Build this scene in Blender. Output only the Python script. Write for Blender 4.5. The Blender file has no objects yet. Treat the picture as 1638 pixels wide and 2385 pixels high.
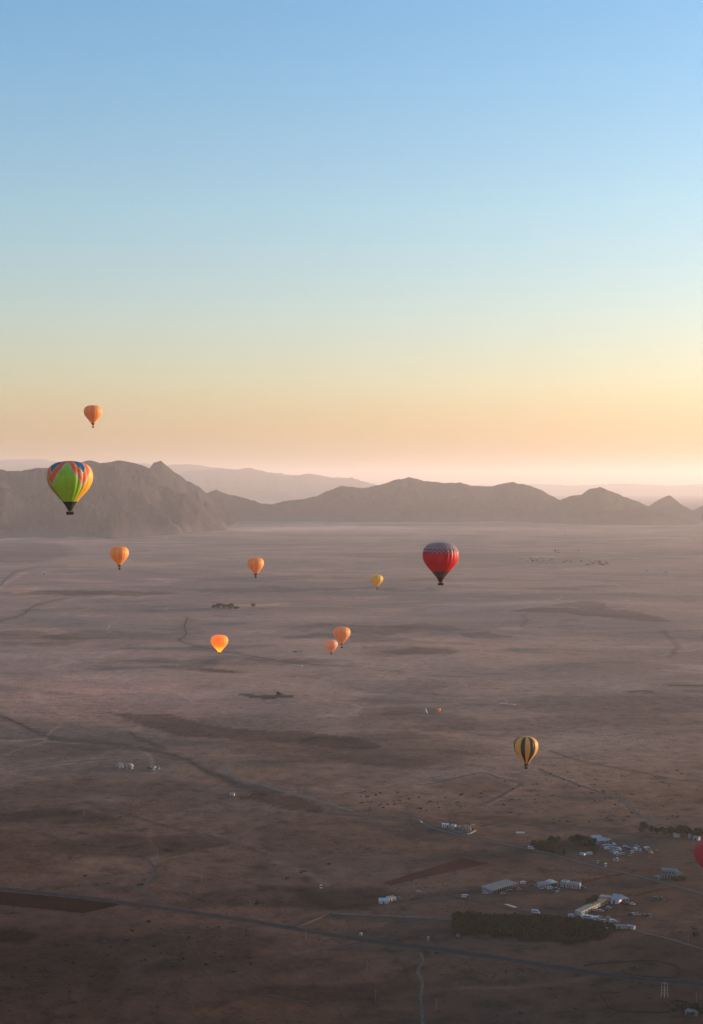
import bpy, bmesh, math, random
from mathutils import Vector, noise, Matrix
R = math.radians
rnd = random.Random(7)
S = bpy.context.scene
COL = S.collection

# ---------------------------------------------------------------- camera
CAMZ = 330.0
F = 3312.0                                   # focal length in photo pixels (50 mm on a 36 mm tall frame)
PITCH = math.atan((1192.5 - 1130.0) / F)
cam_d = bpy.data.cameras.new('camera')
cam = bpy.data.objects.new('camera', cam_d); COL.objects.link(cam)
cam_d.sensor_fit = 'VERTICAL'; cam_d.sensor_height = 36.0; cam_d.lens = 50.0
cam_d.clip_start = 1.0; cam_d.clip_end = 300000.0
cam.location = (0, 0, CAMZ); cam.rotation_euler = (R(90) - PITCH, 0, 0)
S.camera = cam

# ---------------------------------------------------------------- sky, sun, exposure
SUN_EL, SUN_AZ = R(3.2), R(69.0)             # azimuth clockwise from +Y (the view direction)
W = bpy.data.worlds.new('World'); S.world = W; W.use_nodes = True
nt = W.node_tree; nt.nodes.clear()
def wn(t, **k):
    n = nt.nodes.new(t)
    for a, v in k.items(): setattr(n, a, v)
    return n
sky = wn('ShaderNodeTexSky', sky_type='NISHITA', sun_disc=False, sun_elevation=SUN_EL, sun_rotation=SUN_AZ,
         altitude=600.0, air_density=1.0, dust_density=1.6, ozone_density=1.6)
bg = wn('ShaderNodeBackground'); bg.inputs['Strength'].default_value = 0.145
out = wn('ShaderNodeOutputWorld')
# the morning air tints the whole dome evenly: bluer overhead, rosier along the horizon
tcw = wn('ShaderNodeTexCoord'); sxyz = wn('ShaderNodeSeparateXYZ'); nt.links.new(tcw.outputs['Generated'], sxyz.inputs[0])
tint = wn('ShaderNodeValToRGB'); nt.links.new(sxyz.outputs[2], tint.inputs[0])
TINT = [(0.0, (.42, .36, .36)), (.024, (.50, .42, .42)), (.045, (.61, .505, .55)), (.07, (.675, .61, .66)), (.115, (.695, .68, .75)), (.19, (.655, .75, .84)), (.33, (.51, .755, .955))]
te = tint.color_ramp.elements
te[0].position, te[0].color = TINT[0][0], (*TINT[0][1], 1); te[1].position, te[1].color = TINT[-1][0], (*TINT[-1][1], 1)
for p_, c_ in TINT[1:-1]:
    q_ = te.new(p_); q_.color = (*c_, 1)
mulw = wn('ShaderNodeMix', data_type='RGBA', blend_type='MULTIPLY'); mulw.inputs[0].default_value = 1.0
nt.links.new(sky.outputs[0], mulw.inputs[6]); nt.links.new(tint.outputs[0], mulw.inputs[7])
nt.links.new(mulw.outputs[2], bg.inputs['Color']); nt.links.new(bg.outputs[0], out.inputs['Surface'])
sd = bpy.data.lights.new('sun', 'SUN'); sd.energy = 3.6; sd.angle = R(0.5); sd.color = (1.0, 0.68, 0.43)
sun = bpy.data.objects.new('sun', sd); COL.objects.link(sun)
sdir = Vector((math.sin(SUN_AZ) * math.cos(SUN_EL), math.cos(SUN_AZ) * math.cos(SUN_EL), math.sin(SUN_EL)))
sun.rotation_euler = sdir.to_track_quat('Z', 'Y').to_euler()
S.view_settings.view_transform = 'Standard'; S.view_settings.look = 'None'
S.view_settings.exposure = 2.03; S.view_settings.gamma = 1.0; S.view_settings.use_curve_mapping = False
S.render.engine = 'CYCLES'
S.cycles.use_denoising = True
S.cycles.max_bounces = 6; S.cycles.diffuse_bounces = 3; S.cycles.transmission_bounces = 4
S.cycles.transparent_max_bounces = 8; S.cycles.volume_bounces = 1
S.cycles.sample_clamp_indirect = 4.0

# ---------------------------------------------------------------- helpers
_cp, _sp = math.cos(PITCH), math.sin(PITCH)
def ray(px, py):
    a, b = (px - 819.0) / F, (1192.5 - py) / F
    return Vector((a, _cp + b * _sp, -_sp + b * _cp))
def gz(x, y):                                # gentle swell of the plain, metres
    r = math.hypot(x, y)
    k = 1.0 if r < 9000 else max(0.0, 1 - (r - 9000) / 3000)
    return k * (1.5 * math.sin(x / 173 + 1.3 + .6 * math.sin(y / 410)) * math.sin(y / 231 + .4)
                + 2.2 * math.sin(x / 390 - y / 520 + 2.1) + 0.5 * math.sin(x / 61 + y / 97 + math.sin(x / 140)))
def at(px, py):                              # the point of the plain seen at a photo pixel
    d = ray(px, py); t = -CAMZ / d.z
    for _ in range(6):
        t = (gz(d.x * t, d.y * t) - CAMZ) / d.z
    return Vector((d.x * t, d.y * t, CAMZ + d.z * t))
def prop(o, label=None, cat=None, group=None, kind=None):
    if label: o['label'] = label
    if cat: o['category'] = cat
    if group: o['group'] = group
    if kind: o['kind'] = kind
    return o
def mesh_obj(name, verts, faces, mats, parent=None, mi=None, smooth=False):
    me = bpy.data.meshes.new(name); me.from_pydata(verts, [], faces); me.update()
    for m in (mats if isinstance(mats, (list, tuple)) else [mats]): me.materials.append(m)
    if mi: me.polygons.foreach_set('material_index', mi)
    if smooth: me.polygons.foreach_set('use_smooth', [True] * len(me.polygons))
    o = bpy.data.objects.new(name, me); COL.objects.link(o); o.parent = parent
    return o

# ---------------------------------------------------------------- materials
class Mat:
    def __init__(s, name, rough=0.9):
        s.m = bpy.data.materials.new(name); s.m.use_nodes = True; s.t = s.m.node_tree
        s.b = s.t.nodes['Principled BSDF']; s.b.inputs['Roughness'].default_value = rough
        s.b.inputs['Specular IOR Level'].default_value = 0.0 if rough >= .88 else 0.25
        s.tc = None
    def n(s, t, **k):
        x = s.t.nodes.new(t)
        for a, v in k.items(): setattr(x, a, v)
        return x
    def l(s, a, b): s.t.links.new(a, b)
    def pos(s, sx=1, sy=1, sz=1, rot=0.0):
        if not s.tc: s.tc = s.n('ShaderNodeTexCoord')
        m = s.n('ShaderNodeMapping'); m.inputs['Scale'].default_value = (sx, sy, sz)
        m.inputs['Rotation'].default_value = (0, 0, rot)
        s.l(s.tc.outputs['Object'], m.inputs[0]); return m.outputs[0]
    def noise(s, vec, scale, detail=5, rough=.55, dist=0.0):
        x = s.n('ShaderNodeTexNoise'); x.inputs['Scale'].default_value = scale; x.inputs['Detail'].default_value = detail
        x.inputs['Roughness'].default_value = rough; x.inputs['Distortion'].default_value = dist
        s.l(vec, x.inputs['Vector']); return x.outputs[0]
    def ramp(s, fac, stops):
        x = s.n('ShaderNodeValToRGB'); e = x.color_ramp.elements
        e[0].position, e[0].color = stops[0][0], (*stops[0][1], 1)
        e[1].position, e[1].color = stops[-1][0], (*stops[-1][1], 1)
        for p, c in stops[1:-1]:
            q = e.new(p); q.color = (*c, 1)
        s.l(fac, x.inputs[0]); return x.outputs[0]
    def fr(s, fac, a, b, lo=0.0, hi=1.0):
        x = s.n('ShaderNodeMapRange'); x.interpolation_type = 'SMOOTHSTEP'
        for i, v in zip((1, 2, 3, 4), (a, b, lo, hi)): x.inputs[i].default_value = v
        s.l(fac, x.inputs[0]); return x.outputs[0]
    def mix(s, fac, a, b, mode='MIX'):
        x = s.n('ShaderNodeMix'); x.data_type = 'RGBA'; x.blend_type = mode
        if isinstance(fac, (int, float)): x.inputs[0].default_value = fac
        else: s.l(fac, x.inputs[0])
        for i, v in ((6, a), (7, b)):
            if isinstance(v, tuple): x.inputs[i].default_value = (*v, 1)
            else: s.l(v, x.inputs[i])
        return x.outputs[2]
    def math(s, op, a, b=0.0):
        x = s.n('ShaderNodeMath', operation=op)
        for i, v in ((0, a), (1, b)):
            if isinstance(v, (int, float)): x.inputs[i].default_value = v
            else: s.l(v, x.inputs[i])
        return x.outputs[0]
    def bump(s, h, strength, dist):
        x = s.n('ShaderNodeBump'); x.inputs['Strength'].default_value = strength; x.inputs['Distance'].default_value = dist
        s.l(h, x.inputs['Height']); s.l(x.outputs[0], s.b.inputs['Normal'])
    def col(s, c):
        if isinstance(c, tuple): s.b.inputs['Base Color'].default_value = (*c, 1)
        else: s.l(c, s.b.inputs['Base Color'])
        return s

# soil of the plain: reddish earth, grey stubble, paler dust, old plots, tufts
m = Mat('soil', .95)
P = m.pos(); PS = m.pos(.60, 1, 1, .25)
big = m.noise(PS, .0011, 5, .6, .4)
base = m.ramp(big, [(.32, (.078, .066, .057)), (.45, (.115, .080, .064)), (.56, (.160, .105, .080)), (.66, (.105, .078, .066))])
mid = m.noise(PS, .0052, 6, .62, .8)
base = m.mix(m.fr(mid, .50, .68), base, (.175, .124, .098))
base = m.mix(m.fr(mid, .46, .32), base, (.072, .062, .054))
PL = m.pos(1, 1, 1, .42)
wob = m.n('ShaderNodeVectorMath', operation='ADD')
nz = m.n('ShaderNodeTexNoise'); nz.inputs['Scale'].default_value = .004; m.l(PL, nz.inputs['Vector'])
sc_ = m.n('ShaderNodeVectorMath', operation='SCALE'); sc_.inputs['Scale'].default_value = 130.0
m.l(nz.outputs['Color'], sc_.inputs[0]); m.l(PL, wob.inputs[0]); m.l(sc_.outputs[0], wob.inputs[1])
vo = m.n('ShaderNodeTexVoronoi', distance='MANHATTAN'); vo.inputs['Scale'].default_value = .0019; m.l(wob.outputs[0], vo.inputs['Vector'])
sep = m.n('ShaderNodeSeparateColor'); m.l(vo.outputs['Color'], sep.inputs[0])
plot = m.fr(sep.outputs[0], .55, .60)
plotm = m.math('MULTIPLY', plot, m.fr(m.noise(P, .0008, 2), .42, .56))
base = m.mix(m.math('MULTIPLY', plotm, .55), base, (.085, .070, .062))
ve = m.n('ShaderNodeTexVoronoi', feature='DISTANCE_TO_EDGE'); ve.inputs['Scale'].default_value = .0027; m.l(wob.outputs[0], ve.inputs['Vector'])
edge = m.fr(ve.outputs[0], .0, .014, .5, 0.)
base = m.mix(m.math('MULTIPLY', edge, m.fr(m.noise(P, .003, 3), .45, .6)), base, (.2, .15, .12))
# near shade and far haze painted into the soil colour; redder earth near
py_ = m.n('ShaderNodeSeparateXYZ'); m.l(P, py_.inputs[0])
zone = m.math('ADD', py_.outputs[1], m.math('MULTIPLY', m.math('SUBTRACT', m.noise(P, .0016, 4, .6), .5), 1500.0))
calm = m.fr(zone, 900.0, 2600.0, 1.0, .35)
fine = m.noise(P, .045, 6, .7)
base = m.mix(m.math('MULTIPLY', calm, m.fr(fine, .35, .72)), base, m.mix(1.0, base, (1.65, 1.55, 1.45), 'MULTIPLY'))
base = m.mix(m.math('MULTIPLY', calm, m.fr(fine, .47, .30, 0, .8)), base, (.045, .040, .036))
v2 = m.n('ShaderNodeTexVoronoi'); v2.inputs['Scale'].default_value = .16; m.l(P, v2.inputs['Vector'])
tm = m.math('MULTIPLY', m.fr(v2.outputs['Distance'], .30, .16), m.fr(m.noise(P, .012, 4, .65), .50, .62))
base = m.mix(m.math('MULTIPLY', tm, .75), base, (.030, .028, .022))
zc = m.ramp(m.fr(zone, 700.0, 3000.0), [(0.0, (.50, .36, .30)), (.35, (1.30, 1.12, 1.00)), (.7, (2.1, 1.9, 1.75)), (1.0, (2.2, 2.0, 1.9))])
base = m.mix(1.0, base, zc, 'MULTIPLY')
ta = m.n('ShaderNodeAttribute', attribute_name='tone')
base = m.mix(1.0, base, m.mix(1.0, ta.outputs['Color'], (2.0, 2.0, 2.0), 'MULTIPLY'), 'MULTIPLY')
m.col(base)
hb = m.math('ADD', m.math('MULTIPLY', fine, 1.0), m.math('MULTIPLY', m.noise(P, .6, 3), .12))
m.bump(hb, .8, 2.5)
SOIL = m.m

m = Mat('hill_rock', .95)
P = m.pos()
a = m.noise(P, .0022, 6, .65, .5); b = m.noise(P, .014, 8, .8)
c = m.ramp(a, [(.35, (.014, .015, .017)), (.52, (.022, .022, .023)), (.68, (.038, .033, .031))])
c = m.mix(m.fr(b, .54, .64), c, (.070, .052, .043)); c = m.mix(m.fr(b, .45, .30), c, (.028, .027, .023))
zz_ = m.n('ShaderNodeSeparateXYZ'); m.l(P, zz_.inputs[0])   # haze at the foot painted in as a paler soil tone
foot = m.fr(m.math('ADD', zz_.outputs[2], m.math('MULTIPLY', m.math('SUBTRACT', a, .5), 160.0)), -10.0, 80.0, .55, 0.0)
c = m.mix(foot, c, (.135, .112, .104))
m.col(c); m.bump(m.math('ADD', b, m.math('MULTIPLY', a, 2.0)), .6, 18.0)
ROCK = m.m

def inside(px, py, poly):
    c = False
    for i in range(len(poly)):
        (x1, y1), (x2, y2) = poly[i - 1], poly[i]
        if (y1 > py) != (y2 > py) and px < (x2 - x1) * (py - y1) / (y2 - y1) + x1: c = not c
    return c
# fields whose edges run out softly into the plain: outline and change of earth colour
PLOTS = [([(252, 1659), (401, 1664), (462, 1684), (540, 1697), (640, 1703), (760, 1708), (840, 1722), (900, 1742), (840, 1747), (700, 1733), (560, 1722), (430, 1716), (380, 1703), (320, 1684)], (-.48, -.48, -.47)),
 ([(504, 1852), (606, 1847), (694, 1857), (738, 1878), (758, 1894), (735, 1894), (668, 1883), (583, 1862)], (-.45, -.46, -.48)),
 ([(972, 1829), (1121, 1801), (1208, 1834), (1106, 1862)], (-.22, -.24, -.25)),
 ([(1172, 1423), (1260, 1414.5), (1370, 1417), (1476, 1424), (1530, 1436), (1571, 1449.6), (1486, 1444.5), (1400, 1437), (1332, 1430), (1250, 1426)], (-.42, -.42, -.41)),
 ([(1280, 1410), (1352, 1399), (1411, 1404), (1404, 1421), (1350, 1416)], (-.34, -.34, -.34)), ([(1300, 1445), (1345, 1441), (1366, 1461), (1290, 1458)], (-.15, -.15, -.15)),
 ([(1065, 1475), (1120, 1472), (1209, 1483), (1150, 1489), (1085, 1484)], (-.32, -.32, -.30)), ([(818, 1455), (980, 1459), (900, 1485), (818, 1498)], (-.22, -.22, -.22)),
 ([(840, 1503), (960, 1506), (1072, 1515), (1040, 1527), (930, 1524), (846, 1513)], (-.28, -.28, -.28)), ([(36, 1379), (120, 1376), (240, 1375.5), (290, 1385), (200, 1391), (100, 1387)], (-.3, -.3, -.3)),
 ([(1000, 1902), (1060, 1896), (1200, 1902), (1330, 1920), (1480, 1934), (1470, 1938), (1300, 1927), (1150, 1911)], (-.35, -.36, -.38)),
 ([(545, 1620), (580, 1617.5), (660, 1617.5), (702, 1622), (660, 1626.5), (590, 1626)], (-.80, -.70, -.68)), ([(700, 1745), (830, 1740), (1000, 1762), (1110, 1785), (1060, 1795), (900, 1788), (760, 1765)], (-.2, -.2, -.2)),
 ([(1056, 2130), (1376, 2148), (1430, 2160), (1404, 2186), (1332, 2199), (1244, 2189), (1056, 2178)], (-.72, -.55, -.62)), ([(1230, 1985), (1250, 1960), (1390, 1952), (1400, 1980), (1300, 1988)], (-.45, -.38, -.42)),
 ([(1400, 1975), (1440, 1962), (1540, 1975), (1500, 2000), (1420, 1990)], (-.15, -.12, -.08)), ([(1350, 2135), (1420, 2100), (1450, 2110), (1420, 2155)], (-.3, -.26, -.2)), ([(1040, 2110), (1170, 2060), (1220, 2070), (1130, 2092)], (-.2, -.16, -.14))]
LN = [(8, -.42, [(-80, 1655), (0, 1668), (51, 1687), (77, 1702), (118, 1717), (205, 1727), (293, 1737), (370, 1751), (437, 1769), (473, 1793), (514, 1807), (545, 1820), (600, 1834), (653, 1847)]),
 (10, -.4, [(480, 1800), (520, 1814), (570, 1836), (617, 1848)]), (5, -.35, [(300, 1705), (324, 1719), (355, 1731), (385, 1744)]), (6, -.28, [(-30, 1362), (0, 1363), (15, 1348), (41, 1330), (82, 1322), (150, 1318)]),
 (6, .4, [(0, 1370), (20, 1352), (60, 1334)]), (6, -.28, [(150, 1394), (103, 1404), (70, 1417), (52, 1432), (0, 1446), (-60, 1452)]), (8, -.16, [(437, 1438), (430, 1460), (434, 1478), (420, 1492), (470, 1508), (560, 1524), (700, 1545), (818, 1552)]),
 (6, -.35, [(1546, 1470), (1563, 1488), (1578, 1505), (1570, 1520), (1560, 1530)]), (6, -.3, [(1222, 1433), (1226, 1444), (1218, 1458)]), (4, -.2, [(1280, 1748), (1340, 1768), (1430, 1788), (1500, 1800), (1550, 1812), (1640, 1822)]),
 (6, .35, [(0, 1795), (60, 1789), (128, 1780), (190, 1773), (257, 1767), (330, 1762)]), (7, .3, [(972, 1829), (1020, 1822), (1121, 1800), (1208, 1834), (1130, 1880)]), (8, .3, [(1260, 1790), (1330, 1822), (1440, 1862), (1480, 1890), (1520, 1915)]),
 (5, -.35, [(207, 1866), (240, 1885), (300, 1900), (400, 1925), (500, 1950), (620, 1990)]), (10, .25, [(972, 1829), (1060, 1852), (1106, 1864)]), (10, .2, [(80, 1610), (100, 1640), (180, 1670), (330, 1700)]),
 (7, -.4, [(1480, 1944), (1638, 1955)]), (5, -.3, [(762, 1500), (900, 1492), (1100, 1500)]), (6, -.3, [(380, 1556), (500, 1562), (570, 1566)]), (10, .3, [(560, 1238), (700, 1228), (820, 1222)]), (6, -.3, [(470, 1350), (620, 1346), (720, 1342)]),
 (9, .22, [(1000, 1424), (1150, 1408), (1300, 1396), (1500, 1400), (1638, 1412)]), (8, -.22, [(780, 1345), (900, 1352), (1040, 1348)]), (8, .25, [(100, 1905), (250, 1900), (400, 1915)]), (6, .5, [(640, 2010), (700, 2030), (760, 2060)]),
 (7, -.4, [(1555, 1597), (1600, 1596), (1680, 1598)]), (5, -.4, [(1460, 1611), (1495, 1609), (1520, 1611)]), (5, .3, [(570, 2240), (680, 2226), (760, 2212), (860, 2190)]), (5, .25, [(840, 2262), (900, 2290), (1000, 2270), (1100, 2255)])]
LINES = [((min(p[0] for p in q) - 2.2 * h_, max(p[0] for p in q) + 2.2 * h_, min(p[1] for p in q) - h_, max(p[1] for p in q) + h_), h_, v, list(zip(q, q[1:]))) for h_, v, q in LN]
PLOTS = [((min(p[0] for p in q), max(p[0] for p in q), min(p[1] for p in q), max(p[1] for p in q)), q, v) for q, v in PLOTS]
# ---------------------------------------------------------------- the plain: one sheet out to the horizon
def build_ground():
    rs = [0.0, 120.0]
    while rs[-1] < 70000: rs.append(rs[-1] * (1.0065 if 600 < rs[-1] < 12000 else 1.04))
    rs[-1] = 70000.0
    az = []; t = -180.0
    while t < 180.0 - 1e-6:
        t = round(t, 3); az.append(R(t)); t += .1 if -15 <= t < 15 else (.5 if -30 <= t < 30 else 3.0)
    n = len(az); V = [(0, 0, gz(0, 0))]; Fc = []
    for r in rs[1:]:
        for q in az:
            x, y = r * math.sin(q), r * math.cos(q); V.append((x, y, gz(x, y)))
    for j in range(n): Fc.append((0, 1 + (j + 1) % n, 1 + j))
    for i in range(len(rs) - 2):
        o0, o1 = 1 + i * n, 1 + (i + 1) * n
        for j in range(n):
            k = (j + 1) % n; Fc.append((o0 + j, o0 + k, o1 + k, o1 + j))
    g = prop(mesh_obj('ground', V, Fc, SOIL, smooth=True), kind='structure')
    # patches of earth darker or paler than the plain around them, also beneath the orchard (0.5 = neutral)
    ca = g.data.color_attributes.new('tone', 'FLOAT_COLOR', 'POINT'); dat = []
    for x, y, z in V:
        c = [.5, .5, .5]
        if y > 600 and abs(x) < y * .32:
            zz = z - CAMZ; fw = y * _cp - zz * _sp; up = y * _sp + zz * _cp
            px = 819 + F * x / fw; py = 1192.5 - F * up / fw
            qx = px + 7 * noise.noise(Vector((x / 60, y / 90, 4))); qy = py + (py - 1130) * .007 * noise.noise(Vector((x / 50, y / 90, 6)))
            px += 26 * noise.noise(Vector((x / 90, y / 160, 1))) + 9 * noise.noise(Vector((x / 25, y / 45, 2)))
            py += (py - 1130) * (.030 * noise.noise(Vector((x / 120, y / 240, 5))) + .012 * noise.noise(Vector((x / 30, y / 60, 7))))
            for (cx, cy, rx, ry, v) in PATCH:
                d = ((px - cx) / rx) ** 2 + ((py - cy) / ry) ** 2
                if d < 1.7:
                    w = max(0.0, min(1.0, (1.45 - d) / .8)); w = w * w * (3 - 2 * w)
                    for i in range(3): c[i] *= 1 + w * v[i]
            for bb_, poly, v in PLOTS:
                if bb_[0] < qx < bb_[1] and bb_[2] < qy < bb_[3] and inside(qx, qy, poly):
                    for i in range(3): c[i] *= 1 + v[i]
            for bb_, hw, v, segs in LINES:
                if bb_[0] < qx < bb_[1] and bb_[2] < qy < bb_[3]:
                    dm = 9e9
                    for (x1, y1), (x2, y2) in segs:
                        ux_, uy_ = x2 - x1, y2 - y1; tt = max(0, min(1, ((qx - x1) * ux_ + (qy - y1) * uy_) / (ux_ * ux_ + uy_ * uy_)))
                        dm = min(dm, math.hypot((qx - x1 - tt * ux_) * .5, qy - y1 - tt * uy_))
                    if dm < hw:
                        w = (1 - dm / hw) ** .8
                        for i in range(3): c[i] *= 1 + w * v
        dat += [c[0], c[1], c[2], 1.0]
    ca.data.foreach_set('color', dat)
    return g
D_ = lambda k, b=0.0: (-k, -k + b * .5, -k + b)
PATCH = [(40, 1285, 130, 24, D_(.45, .10)), (210, 1381, 190, 7, D_(.40)), (620, 1374, 170, 7, D_(.33)), (900, 1372, 130, 4, D_(.35)), (250, 1480, 150, 12, D_(.3)),
 (70, 1488, 130, 18, D_(.3)), (430, 1470, 40, 26, D_(.10)), (745, 1486, 75, 6, D_(.4, .06)), (880, 1465, 210, 10, D_(.28)), (960, 1516, 120, 9, D_(.28)),
 (560, 1541, 270, 6, D_(.30)), (500, 1562, 66, 3, D_(.5)), (900, 1596, 130, 16, D_(.28, .05)), (960, 1625, 120, 14, D_(.3)), (960, 1684, 150, 22, D_(.34, .05)), (930, 1660, 90, 14, D_(.3)),
 (1450, 1640, 260, 24, D_(.26, .03)), (1360, 1690, 330, 26, D_(.26, .03)), (860, 1745, 300, 34, D_(.34)), (560, 1690, 200, 30, D_(.12)), (110, 1748, 140, 17, D_(.34, .06)),
 (200, 1838, 260, 24, D_(.30, .04)), (330, 1970, 190, 26, D_(.5, .04)), (100, 1908, 170, 16, D_(.42)), (560, 2060, 150, 14, D_(.2)), (590, 2094, 210, 16, D_(.42, .06)), (810, 2082, 130, 20, D_(.5, .06)),
 (10, 2182, 75, 18, D_(.75, .05)), (430, 2188, 220, 30, D_(.38, .10)), (600, 2240, 260, 22, D_(.3, .10)), (1000, 2172, 100, 13, D_(.25, .05)), (1120, 2000, 120, 20, D_(.2)), (160, 2260, 240, 60, (-.2, -.12, -.02)),
 (760, 2318, 180, 22, D_(.28)), (1500, 2350, 140, 26, D_(.2, .05)), (1560, 2200, 120, 20, D_(.2, .03)),
 (520, 1800, 150, 22, (.30, .20, .10)), (150, 1700, 200, 14, (.22, .14, .12)), (1150, 1862, 380, 34, (.12, .08, .05)), (1570, 2128, 90, 36, (.30, .30, .28)), (1240, 2128, 140, 8, (.15, .1, .05)),
 (300, 1640, 300, 40, (.20, .12, .12)), (180, 1600, 240, 26, (.16, .08, .08)), (740, 2372, 330, 24, (.45, .25, .12)), (50, 2290, 230, 130, D_(.28, -.04)), (30, 1990, 170, 40, D_(.22, -.06)), (120, 2022, 190, 22, (.22, .12, .10)), (330, 2120, 300, 10, (.1, .0, .0)),
 (700, 1400, 260, 10, (.15, .10, .08)), (280, 1352, 260, 12, (.18, .10, .10)), (1380, 1530, 300, 40, (.12, .08, .04)), (640, 1230, 330, 8, (.35, .30, .28)), (1100, 1236, 500, 10, (.25, .22, .2)),
 (900, 1500, 260, 10, (.14, .1, .08)), (1210, 2225, 200, 18, (.12, .04, .02)), (1270, 2330, 240, 24, (.16, .04, .0)), (40, 1380, 60, 14, (.2, .1, .08)), (270, 1392, 70, 6, (.2, .2, .18))]
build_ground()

# ---------------------------------------------------------------- hill ranges
def hill_range(name, prof, dist, front, back, amp, step=4.0, nv=26, seed=0.0, nscale=900.0, dvar=0.0):
    us = []; x = prof[0][0]
    while x <= prof[-1][0]: us.append(x); x += step
    V = []; k = 0; rows = list(range(-nv, nv + 1))
    for px in us:
        while k < len(prof) - 2 and prof[k + 1][0] < px: k += 1
        (x0, y0), (x1, y1) = prof[k], prof[k + 1]
        t = (px - x0) / (x1 - x0); ts = t * t * (3 - 2 * t) * .35 + t * .65
        py = y0 + (y1 - y0) * ts
        py += 1.5 * noise.fractal(Vector((px / 11.0, seed, 0)), .8, 2.1, 5)
        d = ray(px, py); hl = math.hypot(d.x, d.y); ux, uy = d.x / hl, d.y / hl
        D = dist + dvar * noise.noise(Vector((px / 260.0, seed + 3, 0)))
        zc = max(-6.0, CAMZ + D * d.z / hl)
        wf = front * (.75 + .5 * min(1.4, max(0, zc) / 350)) * (1 + .35 * noise.noise(Vector((px / 70.0, seed + 9, 0))))
        wb = back
        for j in rows:
            v = j / nv; w = abs(v)
            r = D + (v * wf if v < 0 else v * wb)
            X, Y = ux * r, uy * r
            f = (1 - w) ** 1.4
            q = Vector((X / nscale + seed, Y / nscale, .3))
            rg = noise.ridged_multi_fractal(q, .9, 2.1, 5, 1.0, 2.0) / 1.6 - .62
            q3 = Vector((X / nscale * 3.7 + seed, Y / nscale * 3.7, 1.3)); rg += .42 * (noise.ridged_multi_fractal(q3, .9, 2.2, 4, 1.0, 2.0) / 1.6 - .6)
            f2 = f + amp * rg * min(1, w * 4) * min(1, (1 - w) * 3) * (.35 + f * .9)
            V.append((X, Y, max(-6.5, (zc + 6.5) * min(f2, 1.0 - .1 * w) - 6.5) if zc > -6 else -6.5))
    n = len(rows); Fc = [(i * n + j, (i + 1) * n + j, (i + 1) * n + j + 1, i * n + j + 1) for i in range(len(us) - 1) for j in range(n - 1)]
    return prop(mesh_obj(name, V, Fc, ROCK, smooth=True), kind='structure')
massif = [(-620, 1190), (-430, 1120), (-300, 1135), (-180, 1100), (-60, 1082), (0, 1092), (18, 1097.5), (51, 1096.5), (87, 1090), (116, 1090), (160, 1084), (190, 1076), (208, 1072), (236, 1078.5), (280, 1072), (308, 1077), (334, 1084), (349, 1091), (362, 1098), (378, 1112), (400, 1130), (430, 1148), (462, 1175), (500, 1205), (535, 1228), (560, 1241), (580, 1246)]
hill_range('hills', massif, 11500, 1700, 2400, .55, step=2.2, nv=44, seed=1.7, nscale=620, dvar=400)
hill_range('hills', [(-60, 1165), (60, 1152), (110, 1132), (160, 1112), (230, 1092), (268, 1084), (290, 1098), (320, 1135), (359, 1188), (395, 1226), (420, 1243)], 10700, 1000, 1100, .5, step=2.2, nv=36, seed=31.2, nscale=420, dvar=150)
hill_range('hills', [(-420, 1150), (-250, 1125), (-120, 1108), (-30, 1110), (8, 1118), (30, 1136), (60, 1166), (100, 1196), (140, 1224), (175, 1246)], 10200, 900, 1100, .5, step=2.2, nv=32, seed=36.5, nscale=420, dvar=150)
hill_range('hills', [(395, 1150), (430, 1150), (455, 1166), (480, 1190), (510, 1216), (545, 1240), (566, 1247)], 10900, 900, 1000, .45, step=2.2, nv=28, seed=41.5, nscale=380, dvar=100)
peak = [(250, 1150), (300, 1120), (340, 1097), (350, 1089), (358, 1078), (366, 1076), (375, 1073), (390, 1086), (411, 1102), (437, 1120), (462, 1132), (480, 1147), (503, 1174), (529, 1200), (556, 1224), (590, 1236)]
hill_range('hills', peak, 12600, 1500, 1800, .5, step=2.2, nv=36, seed=5.1, nscale=620, dvar=200)
mid_r = [(300, 1200), (380, 1180), (440, 1160), (480, 1148), (503.6, 1141), (529, 1150.5), (555, 1155.6), (581, 1163), (611, 1172.6), (635, 1174.6), (668, 1166), (699, 1163), (735, 1157), (760, 1145), (796, 1131.5), (818, 1134), (849, 1136.6), (880, 1130), (905, 1123), (928, 1116), (954, 1112), (972, 1116), (995, 1121), (1034, 1125), (1070, 1124), (1106, 1132.5), (1147, 1132.5), (1178, 1125), (1193, 1123), (1229, 1130), (1260, 1141), (1286, 1155.6), (1304, 1165), (1332, 1190), (1363, 1214), (1400, 1226)]
hill_range('hills', mid_r, 14200, 1150, 2000, .5, step=3, nv=30, seed=9.4, nscale=700, dvar=250)
hill_range('hills', [(1340, 1222), (1385, 1200), (1440, 1188), (1507, 1180), (1563, 1198), (1600, 1213), (1650, 1222), (1720, 1212), (1800, 1222)], 12700, 900, 1200, .35, step=3, nv=20, seed=12.4, nscale=600)
hill_range('hills', [(1240, 1200), (1280, 1180), (1304, 1165), (1327, 1155.6), (1352, 1152), (1373, 1140), (1399, 1133.5), (1424, 1144), (1455, 1157), (1486, 1167.5), (1509, 1179), (1560, 1196), (1620, 1210), (1700, 1214)], 13700, 1500, 1500, .4, step=3, nv=24, seed=14.4, nscale=700)
hill_range('hills', [(1440, 1205), (1480, 1192), (1509, 1180), (1537, 1163), (1548, 1158), (1554, 1154), (1561, 1153), (1571, 1163), (1589, 1176), (1614, 1189), (1630, 1181), (1660, 1165), (1720, 1150), (1790, 1162), (1900, 1140), (2050, 1165), (2250, 1185)], 15300, 2300, 1800, .3, step=3, nv=20, seed=17.7, nscale=900)
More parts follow.
